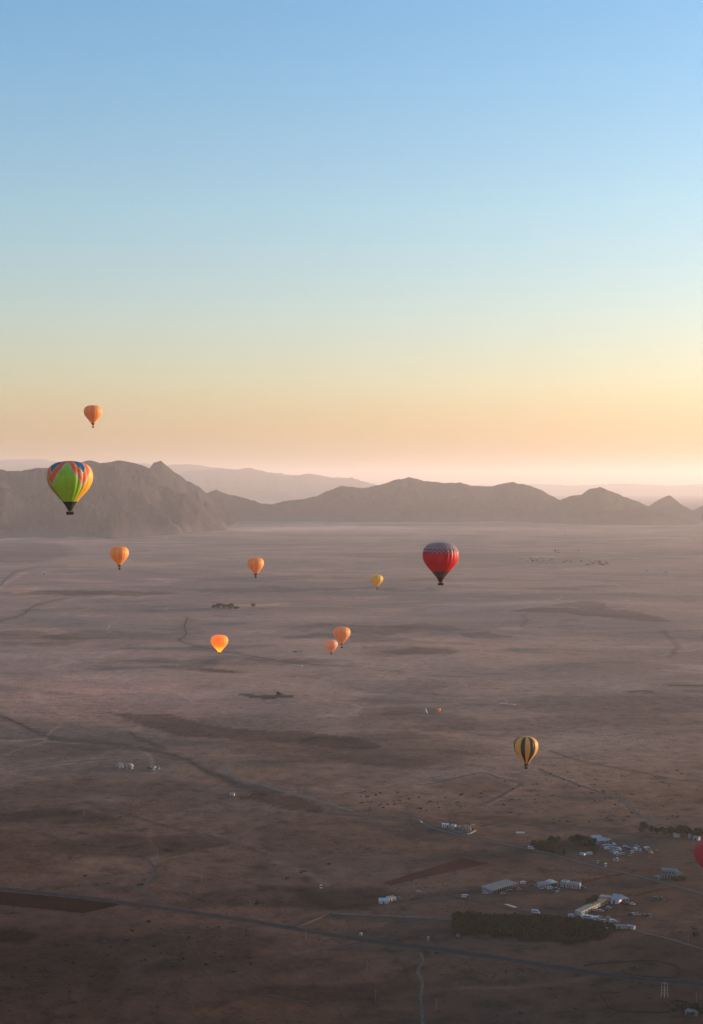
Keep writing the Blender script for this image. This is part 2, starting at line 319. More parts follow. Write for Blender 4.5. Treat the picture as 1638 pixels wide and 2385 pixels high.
hill_range('hills', [(120, 1150), (250, 1120), (360, 1112), (421, 1102), (447, 1095.5), (478, 1095), (514, 1090), (545, 1095), (578, 1089), (606, 1095), (637, 1103), (663, 1108), (694, 1107), (719, 1103), (740, 1106), (771, 1112), (820, 1113), (850, 1122), (900, 1136), (980, 1150)], 35000, 3500, 3000, .35, step=4, nv=18, seed=21.0, nscale=1500)
hill_range('hills', [(-500, 1090), (-300, 1075), (-120, 1082), (0, 1071), (51, 1069.5), (103, 1070), (128, 1075), (180, 1082), (329, 1078.5), (370, 1083), (437, 1081), (462, 1083), (498, 1089), (560, 1094), (640, 1101), (720, 1112), (860, 1128), (980, 1140)], 40000, 5000, 4000, .3, step=6, nv=14, seed=25.0, nscale=2500)
hill_range('hills', [(700, 1143), (900, 1134), (1100, 1130), (1240, 1127), (1330, 1131), (1450, 1126), (1560, 1131), (1700, 1124), (1900, 1130), (2200, 1140)], 56000, 4000, 4000, .3, step=8, nv=10, seed=29.0, nscale=2500)

# unseen low ridge added off to the right, towards the sunrise, to shade the near plain
def ridge():
    s = (math.sin(SUN_AZ), math.cos(SUN_AZ)); p = (-s[1], s[0]); V = []; U, Vn = 90, 24
    for i in range(U + 1):
        q = -3200 + i * 60.0
        e = min(1.0, max(0.0, (1500 - q) / 900)) * min(1.0, (q + 3300) / 700); e = e * e * (3 - 2 * e)
        h = 345 * e * (1 + .10 * noise.fractal(Vector((q / 400, 3, 0)), 1, 2, 4))
        for j in range(Vn + 1):
            w = -1 + 2 * j / Vn; D = 5200 + w * 1300
            x, y = s[0] * D + p[0] * q, s[1] * D + p[1] * q
            rg = noise.ridged_multi_fractal(Vector((x / 600, y / 600, 8)), .9, 2.1, 5, 1.0, 2.0) / 1.6 - .62
            V.append((x, y, max(-6.5, (h + 6.5) * min(1.0, (1 - abs(w)) ** 1.2 + .3 * rg * min(1, abs(w) * 4) * (1 - abs(w))) - 6.5)))
    n = Vn + 1
    prop(mesh_obj('hills', V, [(i * n + j, i * n + j + 1, (i + 1) * n + j + 1, (i + 1) * n + j) for i in range(U) for j in range(Vn)], ROCK, smooth=True), kind='structure')
ridge()

# ---------------------------------------------------------------- morning haze
HZ = 78000.0; hb_, ht_ = -8.0, 1075.0
V = [(sx * HZ, sy * HZ, z) for z in (hb_, ht_) for sx, sy in ((-1, -1), (1, -1), (1, 1), (-1, 1))]
mh = bpy.data.materials.new('haze_air'); mh.use_nodes = True; th = mh.node_tree; th.nodes.clear()
pv = th.nodes.new('ShaderNodeVolumePrincipled'); oh = th.nodes.new('ShaderNodeOutputMaterial')
pv.inputs['Color'].default_value = (.84, .80, .82, 1); pv.inputs['Density'].default_value = 2.95e-5; pv.inputs['Anisotropy'].default_value = .32
th.links.new(pv.outputs[0], oh.inputs['Volume'])
prop(mesh_obj('haze', V, [(3, 2, 1, 0), (4, 5, 6, 7), (0, 1, 5, 4), (1, 2, 6, 5), (2, 3, 7, 6), (3, 0, 4, 7)], mh), kind='stuff')

# ---------------------------------------------------------------- simple materials
def plain(name, c, rough=.9, var=.12, scale=.5, metal=0.0):
    k = Mat(name, rough); q = k.noise(k.pos(), scale, 4, .6)
    k.col(k.mix(k.fr(q, .3, .7), tuple(v * (1 - var) for v in c), tuple(min(1, v * (1 + var)) for v in c)))
    k.b.inputs['Metallic'].default_value = metal
    return k.m
def field_mat(name, c, rot, gap=3.0, depth=.25):
    k = Mat(name, .95); P = k.pos(1, 1, 1, rot); wv = k.n('ShaderNodeTexWave'); wv.inputs['Scale'].default_value = 1 / gap
    wv.inputs['Distortion'].default_value = 1.5; k.l(P, wv.inputs['Vector'])
    q = k.noise(P, .03, 6, .65); b = k.mix(k.fr(q, .3, .7), tuple(v * .78 for v in c), tuple(v * 1.22 for v in c))
    b = k.mix(k.math('MULTIPLY', wv.outputs['Fac'], depth), b, tuple(v * .6 for v in c))
    k.col(b); return k.m
M = dict(
    asphalt=plain('asphalt', (.036, .038, .042), .9, .2, .2), verge=plain('verge', (.062, .046, .038), .95, .2, .1),
    dirt=plain('track_dirt', (.115, .088, .072), .95, .2, .1), bluedirt=plain('pale_gravel', (.14, .135, .13), .95, .15, .1),
    bed=plain('riverbed_mud', (.080, .064, .056), .95, .3, .05), bush=plain('dark_scrub', (.030, .030, .018), .95, .35, .6),
    white=plain('white_paint', (.42, .42, .43), .6, .05), silver=plain('silver_paint', (.28, .29, .31), .5, .05),
    dark=plain('dark_paint', (.035, .037, .045), .4, .1), red=plain('red_paint', (.30, .04, .03), .5, .1), tan=plain('beige_paint', (.32, .27, .21), .6, .08),
    glass=plain('window_glass', (.02, .025, .03), .15, .05), tyre=plain('tyre_rubber', (.02, .02, .02), .9, .1),
    plaster=plain('white_plaster', (.28, .265, .25), .9, .10, .4), ochre=plain('ochre_wall', (.36, .24, .15), .9, .15, .4),
    grey=plain('grey_render', (.16, .165, .175), .9, .15, .4), concrete=plain('concrete', (.15, .145, .14), .9, .2, .3),
    roofg=plain('grey_sheet_roof', (.12, .122, .125), .7, .12, .3), roofb=plain('pale_blue_sheet_roof', (.16, .20, .225), .6, .1, .3),
    roofw=plain('beige_roof', (.24, .215, .18), .85, .12, .3), canvas=plain('white_canvas', (.42, .42, .41), .9, .06, .4),
    pink=plain('pink_wall', (.30, .24, .24), .9, .12, .4), green=plain('pale_green_wall', (.24, .28, .26), .9, .12, .4),
    opening=plain('dark_opening', (.02, .02, .02), .9, .1), wood=plain('weathered_pole', (.22, .19, .16), .9, .15, 2.0),
    trunk=plain('bark', (.07, .05, .035), .95, .2, 2.0), mortar=plain('stone_wall', (.15, .13, .115), .95, .25, .3),
    tarp=plain('pale_tarpaulin', (.45, .42, .38), .9, .1), steel=plain('rusty_steel', (.42, .25, .20), .8, .2, 1.0),
)
def leaf_mat(name, a, b):
    k = Mat(name, .85); k.col(k.mix(k.fr(k.noise(k.pos(), .9, 3, .6), .35, .65), a, b)); return k.m
LEAF = leaf_mat('leaves', (.006, .018, .005), (.018, .042, .011)); LEAF2 = leaf_mat('dull_leaves', (.009, .018, .007), (.022, .038, .014))

# ---------------------------------------------------------------- fields, roads, riverbeds: sheets laid over the plain
def drape(name, pts, mat, lift=.05, cell=12.0, rough=1.5):
    W_ = [at(*p) for p in pts]; loop = []
    for i, a in enumerate(W_):
        b = W_[(i + 1) % len(W_)]; n = max(1, int((b - a).length / cell))
        for j in range(n):
            q = a.lerp(b, j / n)
            if j: q.x += rough * noise.noise(q / 37); q.y += rough * 2 * noise.noise(q / 31 + Vector((5, 5, 5)))
            loop.append(q)
    bm = bmesh.new(); bm.faces.new([bm.verts.new((q.x, q.y, 0)) for q in loop])
    bmesh.ops.triangulate(bm, faces=bm.faces[:])
    for ax in (0, 1):
        lo = min(q[ax] for q in loop); hi = max(q[ax] for q in loop); c = lo + cell
        while c < hi:
            co = (c, 0, 0) if ax == 0 else (0, c, 0); no = (1, 0, 0) if ax == 0 else (0, 1, 0)
            bmesh.ops.bisect_plane(bm, geom=bm.verts[:] + bm.edges[:] + bm.faces[:], plane_co=co, plane_no=no); c += cell
    for v in bm.verts: v.co.z = gz(v.co.x, v.co.y) + lift
    for f in bm.faces:
        if f.normal.z < 0: f.normal_flip()
    me = bpy.data.meshes.new(name); bm.to_mesh(me); bm.free(); me.materials.append(mat)
    o = bpy.data.objects.new(name, me); COL.objects.link(o)
    return prop(o, kind='structure')
def curve_pts(P, step):
    out = []
    for i in range(len(P) - 1):
        a, b, c, d = P[max(0, i - 1)], P[i], P[i + 1], P[min(len(P) - 1, i + 2)]
        n = max(2, int((c - b).length / step))
        for j in range(n):
            t = j / n
            out.append(.5 * ((2 * b) + (c - a) * t + (2 * a - 5 * b + 4 * c - d) * t * t + (3 * b - a - 3 * c + d) * t ** 3))
    return out + [P[-1]]
def ribbon(name, pts, width, mat, lift=.06, step=8.0, jit=0.0, wvar=0.0, h=0.0):
    """a strip laid on the plain; h > 0 makes it a raised bank or wall of that height"""
    C = curve_pts([at(*p) for p in pts], step); V = []; Fc = []
    for i, q in enumerate(C):
        t = (C[min(i + 1, len(C) - 1)] - C[max(i - 1, 0)]); t.z = 0; t.normalize(); s = Vector((t.y, -t.x, 0))
        q = q + s * (jit * noise.noise(q / 40))
        w = width * .5 * (1 + wvar * noise.noise(q / 23 + Vector((9, 0, 0))))
        if h:
            hh = h * (1 + .25 * noise.noise(q / 9))
            prof = ((-w, -.2), (-w, hh), (w, hh), (w, -.2))
        else:
            prof = ((-w, lift), (0, lift + .01), (w, lift))
        for (e, z) in prof:
            x, y = q.x + s.x * e, q.y + s.y * e; V.append((x, y, gz(x, y) + z))
    k = 4 if h else 3
    for i in range(len(C) - 1):
        for j in range(k - 1):
            a = i * k + j; Fc.append((a, a + 1, a + k + 1, a + k))
    if h: Fc += [(0, 1, 2, 3), (len(V) - 1, len(V) - 2, len(V) - 3, len(V) - 4)]
    return mesh_obj(name, V, Fc, mat)
def st(o): return prop(o, kind='structure')

FB = field_mat('ploughed_brown', (.052, .034, .027), .5); FR = field_mat('ploughed_red', (.070, .026, .018), 1.2)
FD = field_mat('dark_fallow', (.15, .125, .11), .2); FDR = field_mat('dark_red_soil', (.028, .010, .007), .1, 4.0)
FS = field_mat('dry_stubble', (.075, .050, .040), .9)
drape('field', [(890, 2058), (1075, 1999), (1139, 2011), (912, 2062)], FR, .06, 12, .8)
drape('field', [(-60, 2070), (20, 2078), (150, 2090), (283, 2106), (240, 2117), (195, 2127), (100, 2117), (0, 2107), (-60, 2104)], FDR, .06, 12, .8)

A_, D1 = M['asphalt'], M['dirt']
main_road = [(-90, 2060), (0, 2070), (154, 2086), (288, 2103), (411, 2120), (565, 2142.5), (690, 2163), (818, 2184.5), (972, 2205), (1126, 2226), (1280, 2250), (1435, 2273), (1638, 2293), (1800, 2310)]
st(ribbon('verge', main_road, 10, M['verge'], .05, 10, 0, .25)); st(ribbon('road', main_road, 5.5, A_, .09, 10))
side_road = [(960, 1905), (985, 1916), (1010, 1928), (1060, 1942), (1178, 1966), (1300, 1993), (1383, 2016), (1500, 2043), (1638, 2081), (1800, 2125)]
st(ribbon('verge', side_road, 10, M['verge'], .05, 10, 0, .2)); st(ribbon('road', side_road, 5.0, plain('worn_asphalt', (.09, .08, .072)), .09, 10))
st(ribbon('track', [(760, 1893), (818, 1899), (869, 1903), (920, 1909), (960, 1905)], 8, M['bed'], .08, 10, 2, .3))
st(ribbon('track', [(1049, 2088), (1110, 2100), (1178, 2114), (1250, 2128), (1332, 2137), (1400, 2150), (1489, 2168), (1560, 2185), (1638, 2209), (1760, 2245)], 5, M['verge'], .07, 8, 1, .2))
st(ribbon('track', [(1478, 2165), (1510, 2174), (1560, 2187), (1638, 2211), (1760, 2250)], 3.5, D1, .10, 8, 1, .2))
st(ribbon('track', [(0, 1795), (60, 1789), (128, 1780), (190, 1773), (257, 1767), (330, 1762)], 5, D1, .08, 12, 3, .4))
st(ribbon('track', [(519, 1789), (535, 1801), (555, 1813), (617, 1831), (694, 1852), (771, 1872), (820, 1888)], 4, M['bluedirt'], .10, 12, 2, .3))
st(ribbon('track', [(978, 2218), (985, 2240), (974, 2262), (983, 2290), (980, 2320), (984, 2350), (982, 2400)], 2.2, D1, .07, 5, 1, .4))
st(ribbon('track', [(570, 2240), (680, 2226), (760, 2212), (860, 2190), (900, 2180)], 1.8, M['verge'], .07, 6, 2, .4))
st(ribbon('track', [(590, 2324), (620, 2318), (680, 2327), (720, 2334)], 2.2, M['verge'], .07, 6, 2, .4))
st(ribbon('track', [(330, 2064), (350, 2045), (362, 2022), (350, 2007), (340, 1998)], 3, M['bed'], .07, 8, 2, .3))
st(ribbon('track', [(318, 2062), (345, 2082), (375, 2105)], 3, M['bed'], .07, 8, 2, .3))
st(ribbon('track', [(207, 1866), (240, 1885), (300, 1900), (400, 1925), (500, 1950), (620, 1990)], 3.5, M['bed'], .07, 12, 3, .5))
st(ribbon('track', [(1340, 2060), (1400, 2045), (1470, 2032), (1480, 2026)], 4, FR, .06, 8, 1, .3))
st(ribbon('track', [(1480, 2087), (1530, 2074), (1590, 2066)], 4, FR, .06, 8, 1, .3))
st(ribbon('track', [(972, 1829), (1020, 1822), (1121, 1800), (1160, 1812), (1208, 1824), (1190, 1840), (1130, 1872)], 5, D1, .10, 12, 4, .4))
st(ribbon('track', [(1260, 1790), (1330, 1822), (1440, 1862), (1480, 1890), (1520, 1915)], 6, D1, .08, 14, 5, .5))
#st(ribbon('track', [(30, 1372), (100, 1371), (330, 1362), (470, 1350), (700, 1345)], 14, FD, .3, 60, 12, .6))
#st(ribbon('track', [(520, 1284), (600, 1300), (640, 1318), (700, 1330)], 14, FD, .4, 60, 12, .6))
for k, (w_, pts) in enumerate([
    (4, [(-80, 1655), (0, 1668), (51, 1687), (77, 1702), (118, 1717), (205, 1727), (293, 1737), (370, 1751), (437, 1769), (473, 1793), (514, 1807), (545, 1820), (600, 1834), (653, 1847)]),
    (2.5, [(300, 1705), (324, 1719), (355, 1731), (385, 1744)]),
    (4, [(-30, 1362), (0, 1363), (15, 1348), (41, 1330), (82, 1322), (150, 1318)]),
    (4, [(150, 1394), (103, 1404), (70, 1417), (52, 1432), (0, 1446), (-60, 1452)]),
    (3, [(437, 1438), (430, 1460), (434, 1478), (420, 1492), (470, 1508), (560, 1524), (700, 1545), (818, 1552)]),
    (11, [(1555, 1597), (1600, 1596), (1680, 1598)]), (8, [(1468, 1611), (1495, 1609), (1520, 1611)]),
    (2.5, [(1280, 1748), (1340, 1768), (1430, 1788), (1500, 1800), (1550, 1812), (1640, 1822)]),
    (6, [(1120, 1925), (1180, 1918), (1290, 1928), (1400, 1938), (1490, 1944), (1640, 1955)])]):
    st(ribbon('dry_riverbed', pts, w_, M['bed'], .12 if pts[0][1] > 1580 else .3, 14, w_ * .6, .7))
st(ribbon('dry_riverbed', [(474, 1792), (520, 1812), (570, 1834), (617, 1848), (655, 1852)], 5, plain('damp_silt', (.070, .062, .056), .9, .3, .05), .16, 12, 5, .8))
prop(drape('tarpaulin', [(1174, 2106), (1183, 2105.5), (1206, 2113), (1197, 2114)], M['tarp'], .12, 6, .2), 'long pale tarpaulin spread on the bare ground above the orchard', 'tarpaulin')

def prop(o, label=None, cat=None, group=None, kind=None):
    for k_, v_ in (('label', label), ('category', cat), ('group', group), ('kind', kind)):
        if v_: o[k_] = v_
    return o
for o in COL.objects:
    if o.name.startswith('tarpaulin') and 'kind' in o: del o['kind']

def thing(name, label, cat, loc=(0, 0, 0), rz=0.0, group=None):
    o = bpy.data.objects.new(name, None); COL.objects.link(o); o.location = loc; o.rotation_euler = (0, 0, rz)
    o.empty_display_size = 1.0
    return prop(o, label, cat, group)

# low dry-stone enclosures and walls
prop(ribbon('compound_wall', [(699, 2157), (735, 2143), (771, 2129)], .5, M['verge'], 0, 4, 0, 0, .9), 'pale low wall running slantwise from the main road to the field corner', 'wall')
prop(ribbon('compound_wall', [(772, 2129), (820, 2131.5), (940, 2137), (1058, 2142.5)], .7, M['concrete'], 0, 5, 0, 0, 1.0), 'long low grey wall between the empty plots and the orchard', 'wall')
prop(ribbon('enclosure_wall', [(1360, 2249), (1420, 2243), (1512, 2237), (1555, 2245), (1580, 2253), (1576, 2266), (1573, 2277), (1500, 2274), (1450, 2266)], .9, M['bush'], 0, 3, 1.0, .5, .7), 'low dark brush fence around a bare plot beside the main road', 'fence')
prop(ribbon('enclosure_wall', [(1445, 2312), (1400, 2314), (1410, 2330), (1424, 2350), (1480, 2358), (1560, 2358)], .8, M['bush'], 0, 3, .8, .5, .6), 'curved low brush fence at the bottom edge left of the bushes', 'fence')
prop(ribbon('enclosure_wall', [(1556, 2344), (1575, 2331), (1610, 2340), (1638, 2352), (1680, 2362)], .8, M['bush'], 0, 3, .6, .5, .8), 'dark brush fence of the farmyard in the bottom right corner', 'fence')

# ---------------------------------------------------------------- plants
def crown_mesh(name, rx, rz, zc, n, leaf, mat, seed, lobes=7, trunk_h=0.0):
    r = random.Random(seed); V = []; Fc = []; mi = []
    cl = [(r.gauss(0, .42) * rx, r.gauss(0, .42) * rx, zc + r.uniform(-.55, .6) * rz, r.uniform(.35, .6)) for _ in range(lobes)]
    for _ in range(n):
        cx, cy, cz, s = r.choice(cl)
        d = Vector((r.gauss(0, 1), r.gauss(0, 1), r.gauss(0, 1))).normalized() * (s * r.uniform(.6, 1.05))
        p = Vector((cx + d.x * rx, cy + d.y * rx, max(.15, cz + d.z * rz)))
        u = Vector((r.gauss(0, 1), r.gauss(0, 1), r.gauss(0, .6))).normalized(); w = u.cross(Vector((r.gauss(0, 1), r.gauss(0, 1), r.gauss(0, 1)))).normalized()
        k = len(V); a = leaf * r.uniform(.6, 1.3)
        V += [p - u * a, p + w * a * .7, p + u * a, p - w * a * .7]; Fc.append((k, k + 1, k + 2, k + 3)); mi.append(0)
    if trunk_h:
        k = len(V); tr = rx * .07 + .05
        for z, q in ((-.2, 1.3), (trunk_h, .8)):
            for j in range(6): V.append(Vector((math.cos(j * 1.047) * tr * q, math.sin(j * 1.047) * tr * q, z)))
        for j in range(6): Fc.append((k + j, k + (j + 1) % 6, k + 6 + (j + 1) % 6, k + 6 + j)); mi.append(1)
    me = bpy.data.meshes.new(name); me.from_pydata([tuple(v) for v in V], [], Fc); me.materials.append(mat); me.materials.append(M['trunk'])
    me.polygons.foreach_set('material_index', mi); me.update(); return me
def inst(name, me, loc, rz=0, s=(1, 1, 1), parent=None):
    o = bpy.data.objects.new(name, me); COL.objects.link(o); o.location = loc; o.rotation_euler = (0, 0, rz); o.scale = s; o.parent = parent
    return o

# orchard: rows of small trees
OR = [(1059, 2137), (1130, 2138), (1210, 2141), (1300, 2146), (1376, 2153), (1424, 2161), (1427, 2170), (1401, 2183), (1332, 2196), (1266, 2185), (1244, 2187), (1175, 2180), (1125, 2175), (1094, 2180), (1075, 2180), (1059, 2168)]
def to_px(p):
    z = p.z - CAMZ; fw = p.y * _cp - z * _sp; up = p.y * _sp + z * _cp
    return 819 + F * p.x / fw, 1192.5 - F * up / fw
ol = [crown_mesh('orchard_crown', 1.5, 1.35, 1.8, 420, .50, LEAF, 40 + i, 8, 1.2) for i in range(5)]
o_ = at(1059, 2137); ang = R(-52); ux = Vector((math.cos(ang), math.sin(ang), 0)); uy = Vector((-ux.y, ux.x, 0))
lo = []
for i in range(-60, 60):
    for j in range(-60, 60):
        q = o_ + ux * (i * 2.9 + rnd.uniform(-.35, .35)) + uy * (j * 6.0 + rnd.uniform(-.3, .3)); q.z = gz(q.x, q.y)
        X, Y = to_px(q)
        if inside(X, Y, OR): lo.append(q)
edge = []
for i in range(len(OR)):
    a, b = at(*OR[i]), at(*OR[(i + 1) % len(OR)]); n = max(1, int((b - a).length / 3.0))
    for k in range(n): edge.append(a.lerp(b, k / n))
rnd.shuffle(lo)
lo = lo[:max(0, 292 - len(edge))] if len(lo) + len(edge) > 292 else lo
for q in lo + edge:
    tall = q in edge
    s = rnd.uniform(.85, 1.15) * (1.25 if tall else 1)
    t = inst('orchard_tree', rnd.choice(ol), (q.x, q.y, gz(q.x, q.y)), rnd.uniform(0, 6.28), (s, s, s * (1.1 if tall else rnd.uniform(.8, 1.0))))
    if tall: prop(t, 'dark bushy tree in the hedge around the long orchard', 'tree', 'hedge trees around the orchard')
    else: prop(t, 'small dark round tree standing in a row inside the orchard', 'tree', 'trees planted in rows in the orchard')
print('orchard', len(lo), len(edge))

def tree(px, py, w, h, label, group=None, seed=0, slim=False, mat=None):
    q = at(px, py); D = q.y; wm, hm = w * D / F, h * D / F
    t = thing('tree', label, 'tree', q, rnd.uniform(0, 6), group)
    inst('crown', crown_mesh('crown', wm * .5 / .95, hm * .40, hm * .54, 800, max(.4, wm * .12), mat or LEAF, seed, 10 if not slim else 7), (0, 0, 0), 0, (1, 1, 1), t)
    V = []; Fc = []; r0 = wm * .045 + .1
    for z, s in ((-.3, 1.3), (hm * .3, 1.0), (hm * .62, .55)):
        for j in range(7): V.append((math.cos(j * .898) * r0 * s + z * .03, math.sin(j * .898) * r0 * s, z))
    for k in (0, 7): Fc += [(k + j, k + (j + 1) % 7, k + 7 + (j + 1) % 7, k + 7 + j) for j in range(7)]
    for a in (.4, 2.5, 4.6):
        k = len(V); V += [(0, 0, hm * .28), (r0, 0, hm * .3), (0, r0, hm * .3), (math.cos(a) * wm * .25, math.sin(a) * wm * .25, hm * .6)]
        Fc += [(k, k + 1, k + 3), (k + 1, k + 2, k + 3), (k + 2, k, k + 3)]
    mesh_obj('trunk', V, Fc, M['trunk'], t)
    return t
TR = [(1244, 1976, 10, 20, 'narrow dark tree at the left end of the grove by the road'), (1254, 1977, 14, 12, 'low bushy tree beside the narrow tree at the left of the grove'), (1264, 1979, 20, 21, 'broad dark tree in the left half of the roadside grove'),
      (1277, 1978, 20, 20, 'second broad tree in the left half of the roadside grove'), (1290, 1970, 24, 22, 'tallest round crown of the left grove'), (1299, 1981, 16, 14, 'low round tree at the right foot of the left grove'),
      (1283, 1985, 16, 12, 'low dark bushy tree at the front edge of the left grove'), (1314, 1993, 9, 15, 'small lone tree at the roadside below the gap between the groves'),
      (1334, 1963, 14, 17, 'leftmost tree of the grove beside the blue-roofed shed'), (1344, 1964, 17, 21, 'tall dark tree second from the left beside the blue-roofed shed'), (1356, 1967, 20, 19, 'broad dark tree in the middle of the grove by the shed'),
      (1368, 1970, 20, 18, 'round tree at the right of the grove by the shed'), (1383, 1970, 15, 16, 'dark tree touching the left corner of the blue-roofed shed'), (1385, 1984, 18, 14, 'low bushy tree between the shed and the parked cars'),
      (1490 + 8, 1941, 17, 24, 'tall dark tree at the left end of the distant windbreak row'), (1517, 1941, 11, 18, 'second tree from the left in the windbreak row'), (1530, 1943, 14, 17, 'third tree from the left in the windbreak row'), (1548, 1943, 13, 18, 'fourth tree from the left in the windbreak row'),
      (1562, 1944, 13, 19, 'fifth tree in the windbreak row before the gap'), (1578, 1945, 12, 14, 'low tree in the middle of the windbreak row'), (1592, 1947, 22, 23, 'broad tall tree near the right of the windbreak row'),
      (1605, 1948, 10, 12, 'small tree beside the broad tall one in the windbreak row'), (1624, 1950, 18, 22, 'dark tree near the right picture edge behind the red balloon'), (1640, 1951, 20, 24, 'tree cut by the right picture edge in the windbreak row'),
      (1374, 2112, 17, 20, 'dark tree at the left of the row of low beige units'), (1384, 2104, 15, 20, 'taller dark tree behind the row of low beige units'), (1391, 2108, 12, 12, 'small tree behind the beige units'),
      (1573, 2053, 12, 12, 'low bush in front of the grey two-storey building'), (1583, 2052, 10, 10, 'low bush right of the front of the grey building'), (1593, 2050, 12, 10, 'dark bush at the right foot of the grey building'),
      (648, 1621, 7, 10, 'lone tiny tree on the dark oval patch'), (1629, 2365, 12, 20, 'dark tree in the bottom right farmyard'), (1604, 2352, 16, 14, 'green bush behind the bottom right farmyard'), (1622, 2350, 14, 14, 'dark bush at the right picture edge near the bottom'),
      (1620, 2180, 12, 9, 'dark round bush by the right picture edge above the track'), (1588, 2348, 16, 8, 'low dark bush at the left of the bottom right farmyard'), (1612, 2366, 12, 10, 'dark bush in front of the bottom right farm building'), (1570, 2356, 12, 6, 'flat dark bush left of the bottom right farm building'), (1618, 2167, 10, 7, 'small flat bush above the dark round one')]
for i, (x, y, w, h, lb) in enumerate(TR): tree(x, y, w * (1.3 if y < 1955 and x > 1480 else 1.1), h * 1.1, lb, None, 100 + i, h > w * 1.2, LEAF2 if i % 3 == 0 else LEAF)
for i, (x, y, w, h) in enumerate([(499, 1416, 11, 9), (509, 1416, 14, 13), (521, 1417, 14, 11), (537, 1418, 15, 14), (549, 1419, 12, 8)]):
    tree(x, y, w, h, 'small far tree in the clump behind the bright balloon', 'far clump of trees left of centre', 200 + i)
tree(589, 1414, 10, 10, 'lone far tree just right of the small clump', None, 210)
far = crown_mesh('far_tree', 6, 4, 4.5, 160, 1.6, LEAF2, 77, 7, 2.5)
for i in range(44):
    x = rnd.uniform(1190, 1418) if i < 36 else rnd.uniform(1286, 1352); y = (1302 + (x - 1190) * .055 + rnd.uniform(-4, 5)) if i < 36 else 1284 + rnd.uniform(-2, 4)
    s = rnd.uniform(.5, 1.0) * (1.3 if x > 1370 else 1)
    prop(inst('tree', far, at(x, y), rnd.uniform(0, 6), (s, s, s)), 'tiny hazy tree of the scattered far line right of the red balloon', 'tree', 'far line of trees in the haze')

sh = [crown_mesh('scrub', 1.0, .42, .38, 90, .22, M['bush'], 300 + i, 6) for i in range(5)]
SH = [(390, 147, 16), (490, 183, 14), (440, 190, 10), (360, 190, 8), (672, 357, 22), (597, 395, 16), (575, 437, 22), (488, 430, 8), (860, 430, 18), (195, 460, 16), (310, 461, 20), (412, 463, 12), (205, 478, 10), (500, 472, 14), (696, 466, 12), (488, 507, 14),
      (735, 497, 10), (760, 500, 16), (60, 504, 14), (300, 515, 10), (345, 517, 12), (130, 532, 12), (155, 532, 10), (298, 530, 10), (330, 543, 22), (540, 540, 16), (655, 530, 12), (640, 537, 12), (830, 525, 16), (815, 533, 14), (1003, 514, 16), (112, 563, 14),
      (392, 556, 22), (410, 562, 22), (428, 564, 14), (15, 585, 10), (205, 580, 22), (230, 580, 10), (533, 585, 14), (60, 608, 18), (415, 604, 22), (465, 600, 12), (350, 629, 12), (180, 648, 12), (363, 652, 8), (92, 662, 12), (205, 678, 20), (315, 672, 16),
      (585, 668, 16), (278, 714, 12), (330, 717, 32), (448, 714, 10), (545, 750, 10), (5, 713, 12), (130, 455, 10), (245, 448, 8), (1120, 415, 12), (1115, 395, 10), (990, 380, 14), (940, 380, 10), (730, 387, 10), (1130, 520, 12), (1140, 548, 16), (935, 553, 18),
      (780, 560, 14), (1045, 585, 30), (1175, 273, 24), (1165, 266, 16), (640, 190, 22), (630, 184, 14), (715, 742, 14), (1375, 130, 22), (1490, 95, 18), (1300, 160, 18)]
for i, (x, y, w) in enumerate(SH):
    q = at(x / 1.946, 1965 + y / 1.946); s = w / 1.946 * q.y / F * .62
    prop(inst('shrub', sh[i % 5], q, rnd.uniform(0, 6), (s, s, s * .9)), 'small dark flat shrub dotted over the bare ground at the lower left', 'shrub', 'dark shrubs at the lower left')
for i in range(150):
    if i < 70: x, y = rnd.uniform(1160, 1640), rnd.uniform(1795, 1915)
    elif i < 110: x, y = rnd.uniform(830, 1120), rnd.uniform(1845, 1890)
    else: x, y = rnd.uniform(1000, 1640), rnd.uniform(2190, 2380)
    q = at(x, y); s = rnd.uniform(.7, 1.5) * (1.3 if y < 2000 else .9)
    prop(inst('shrub', sh[i % 5], q, rnd.uniform(0, 6), (s * 1.3, s, s * .8)), 'tiny low shrub scattered over the dry plain to the right', 'shrub', 'scattered shrubs on the right of the plain')
# ground cover: thousands of tufts and stones nobody could count
V = []; Fc = []; r = random.Random(5)
tries = 0
while len(Fc) < 30000 and tries < 200000:
    tries += 1
    y = 800 + 1700 * r.random() ** 1.6; x = r.uniform(-.29, .29) * y
    if noise.noise(Vector((x / 60, y / 90, 4))) + .6 * noise.noise(Vector((x / 15, y / 20, 9))) < r.uniform(.0, .5): continue
    s = r.uniform(.22, .75) * (1 if y < 1400 else 1.35); a = r.uniform(0, 3.14); k = len(V); z = gz(x, y)
    for t_ in range(5): V.append((x + math.cos(a + t_ * 1.257) * s * r.uniform(.8, 1.6), y + math.sin(a + t_ * 1.257) * s * r.uniform(.7, 1.3), z - .05))
    V.append((x, y, z + s * r.uniform(.35, .7))); Fc += [(k + t_, k + (t_ + 1) % 5, k + 5) for t_ in range(5)]
prop(mesh_obj('dry_scrub', V, Fc, plain('dry_scrub_leaves', (.055, .043, .030), .95, .3, .1)), 'low dry tufts of scrub scattered over the plain', 'scrub', None, 'stuff')

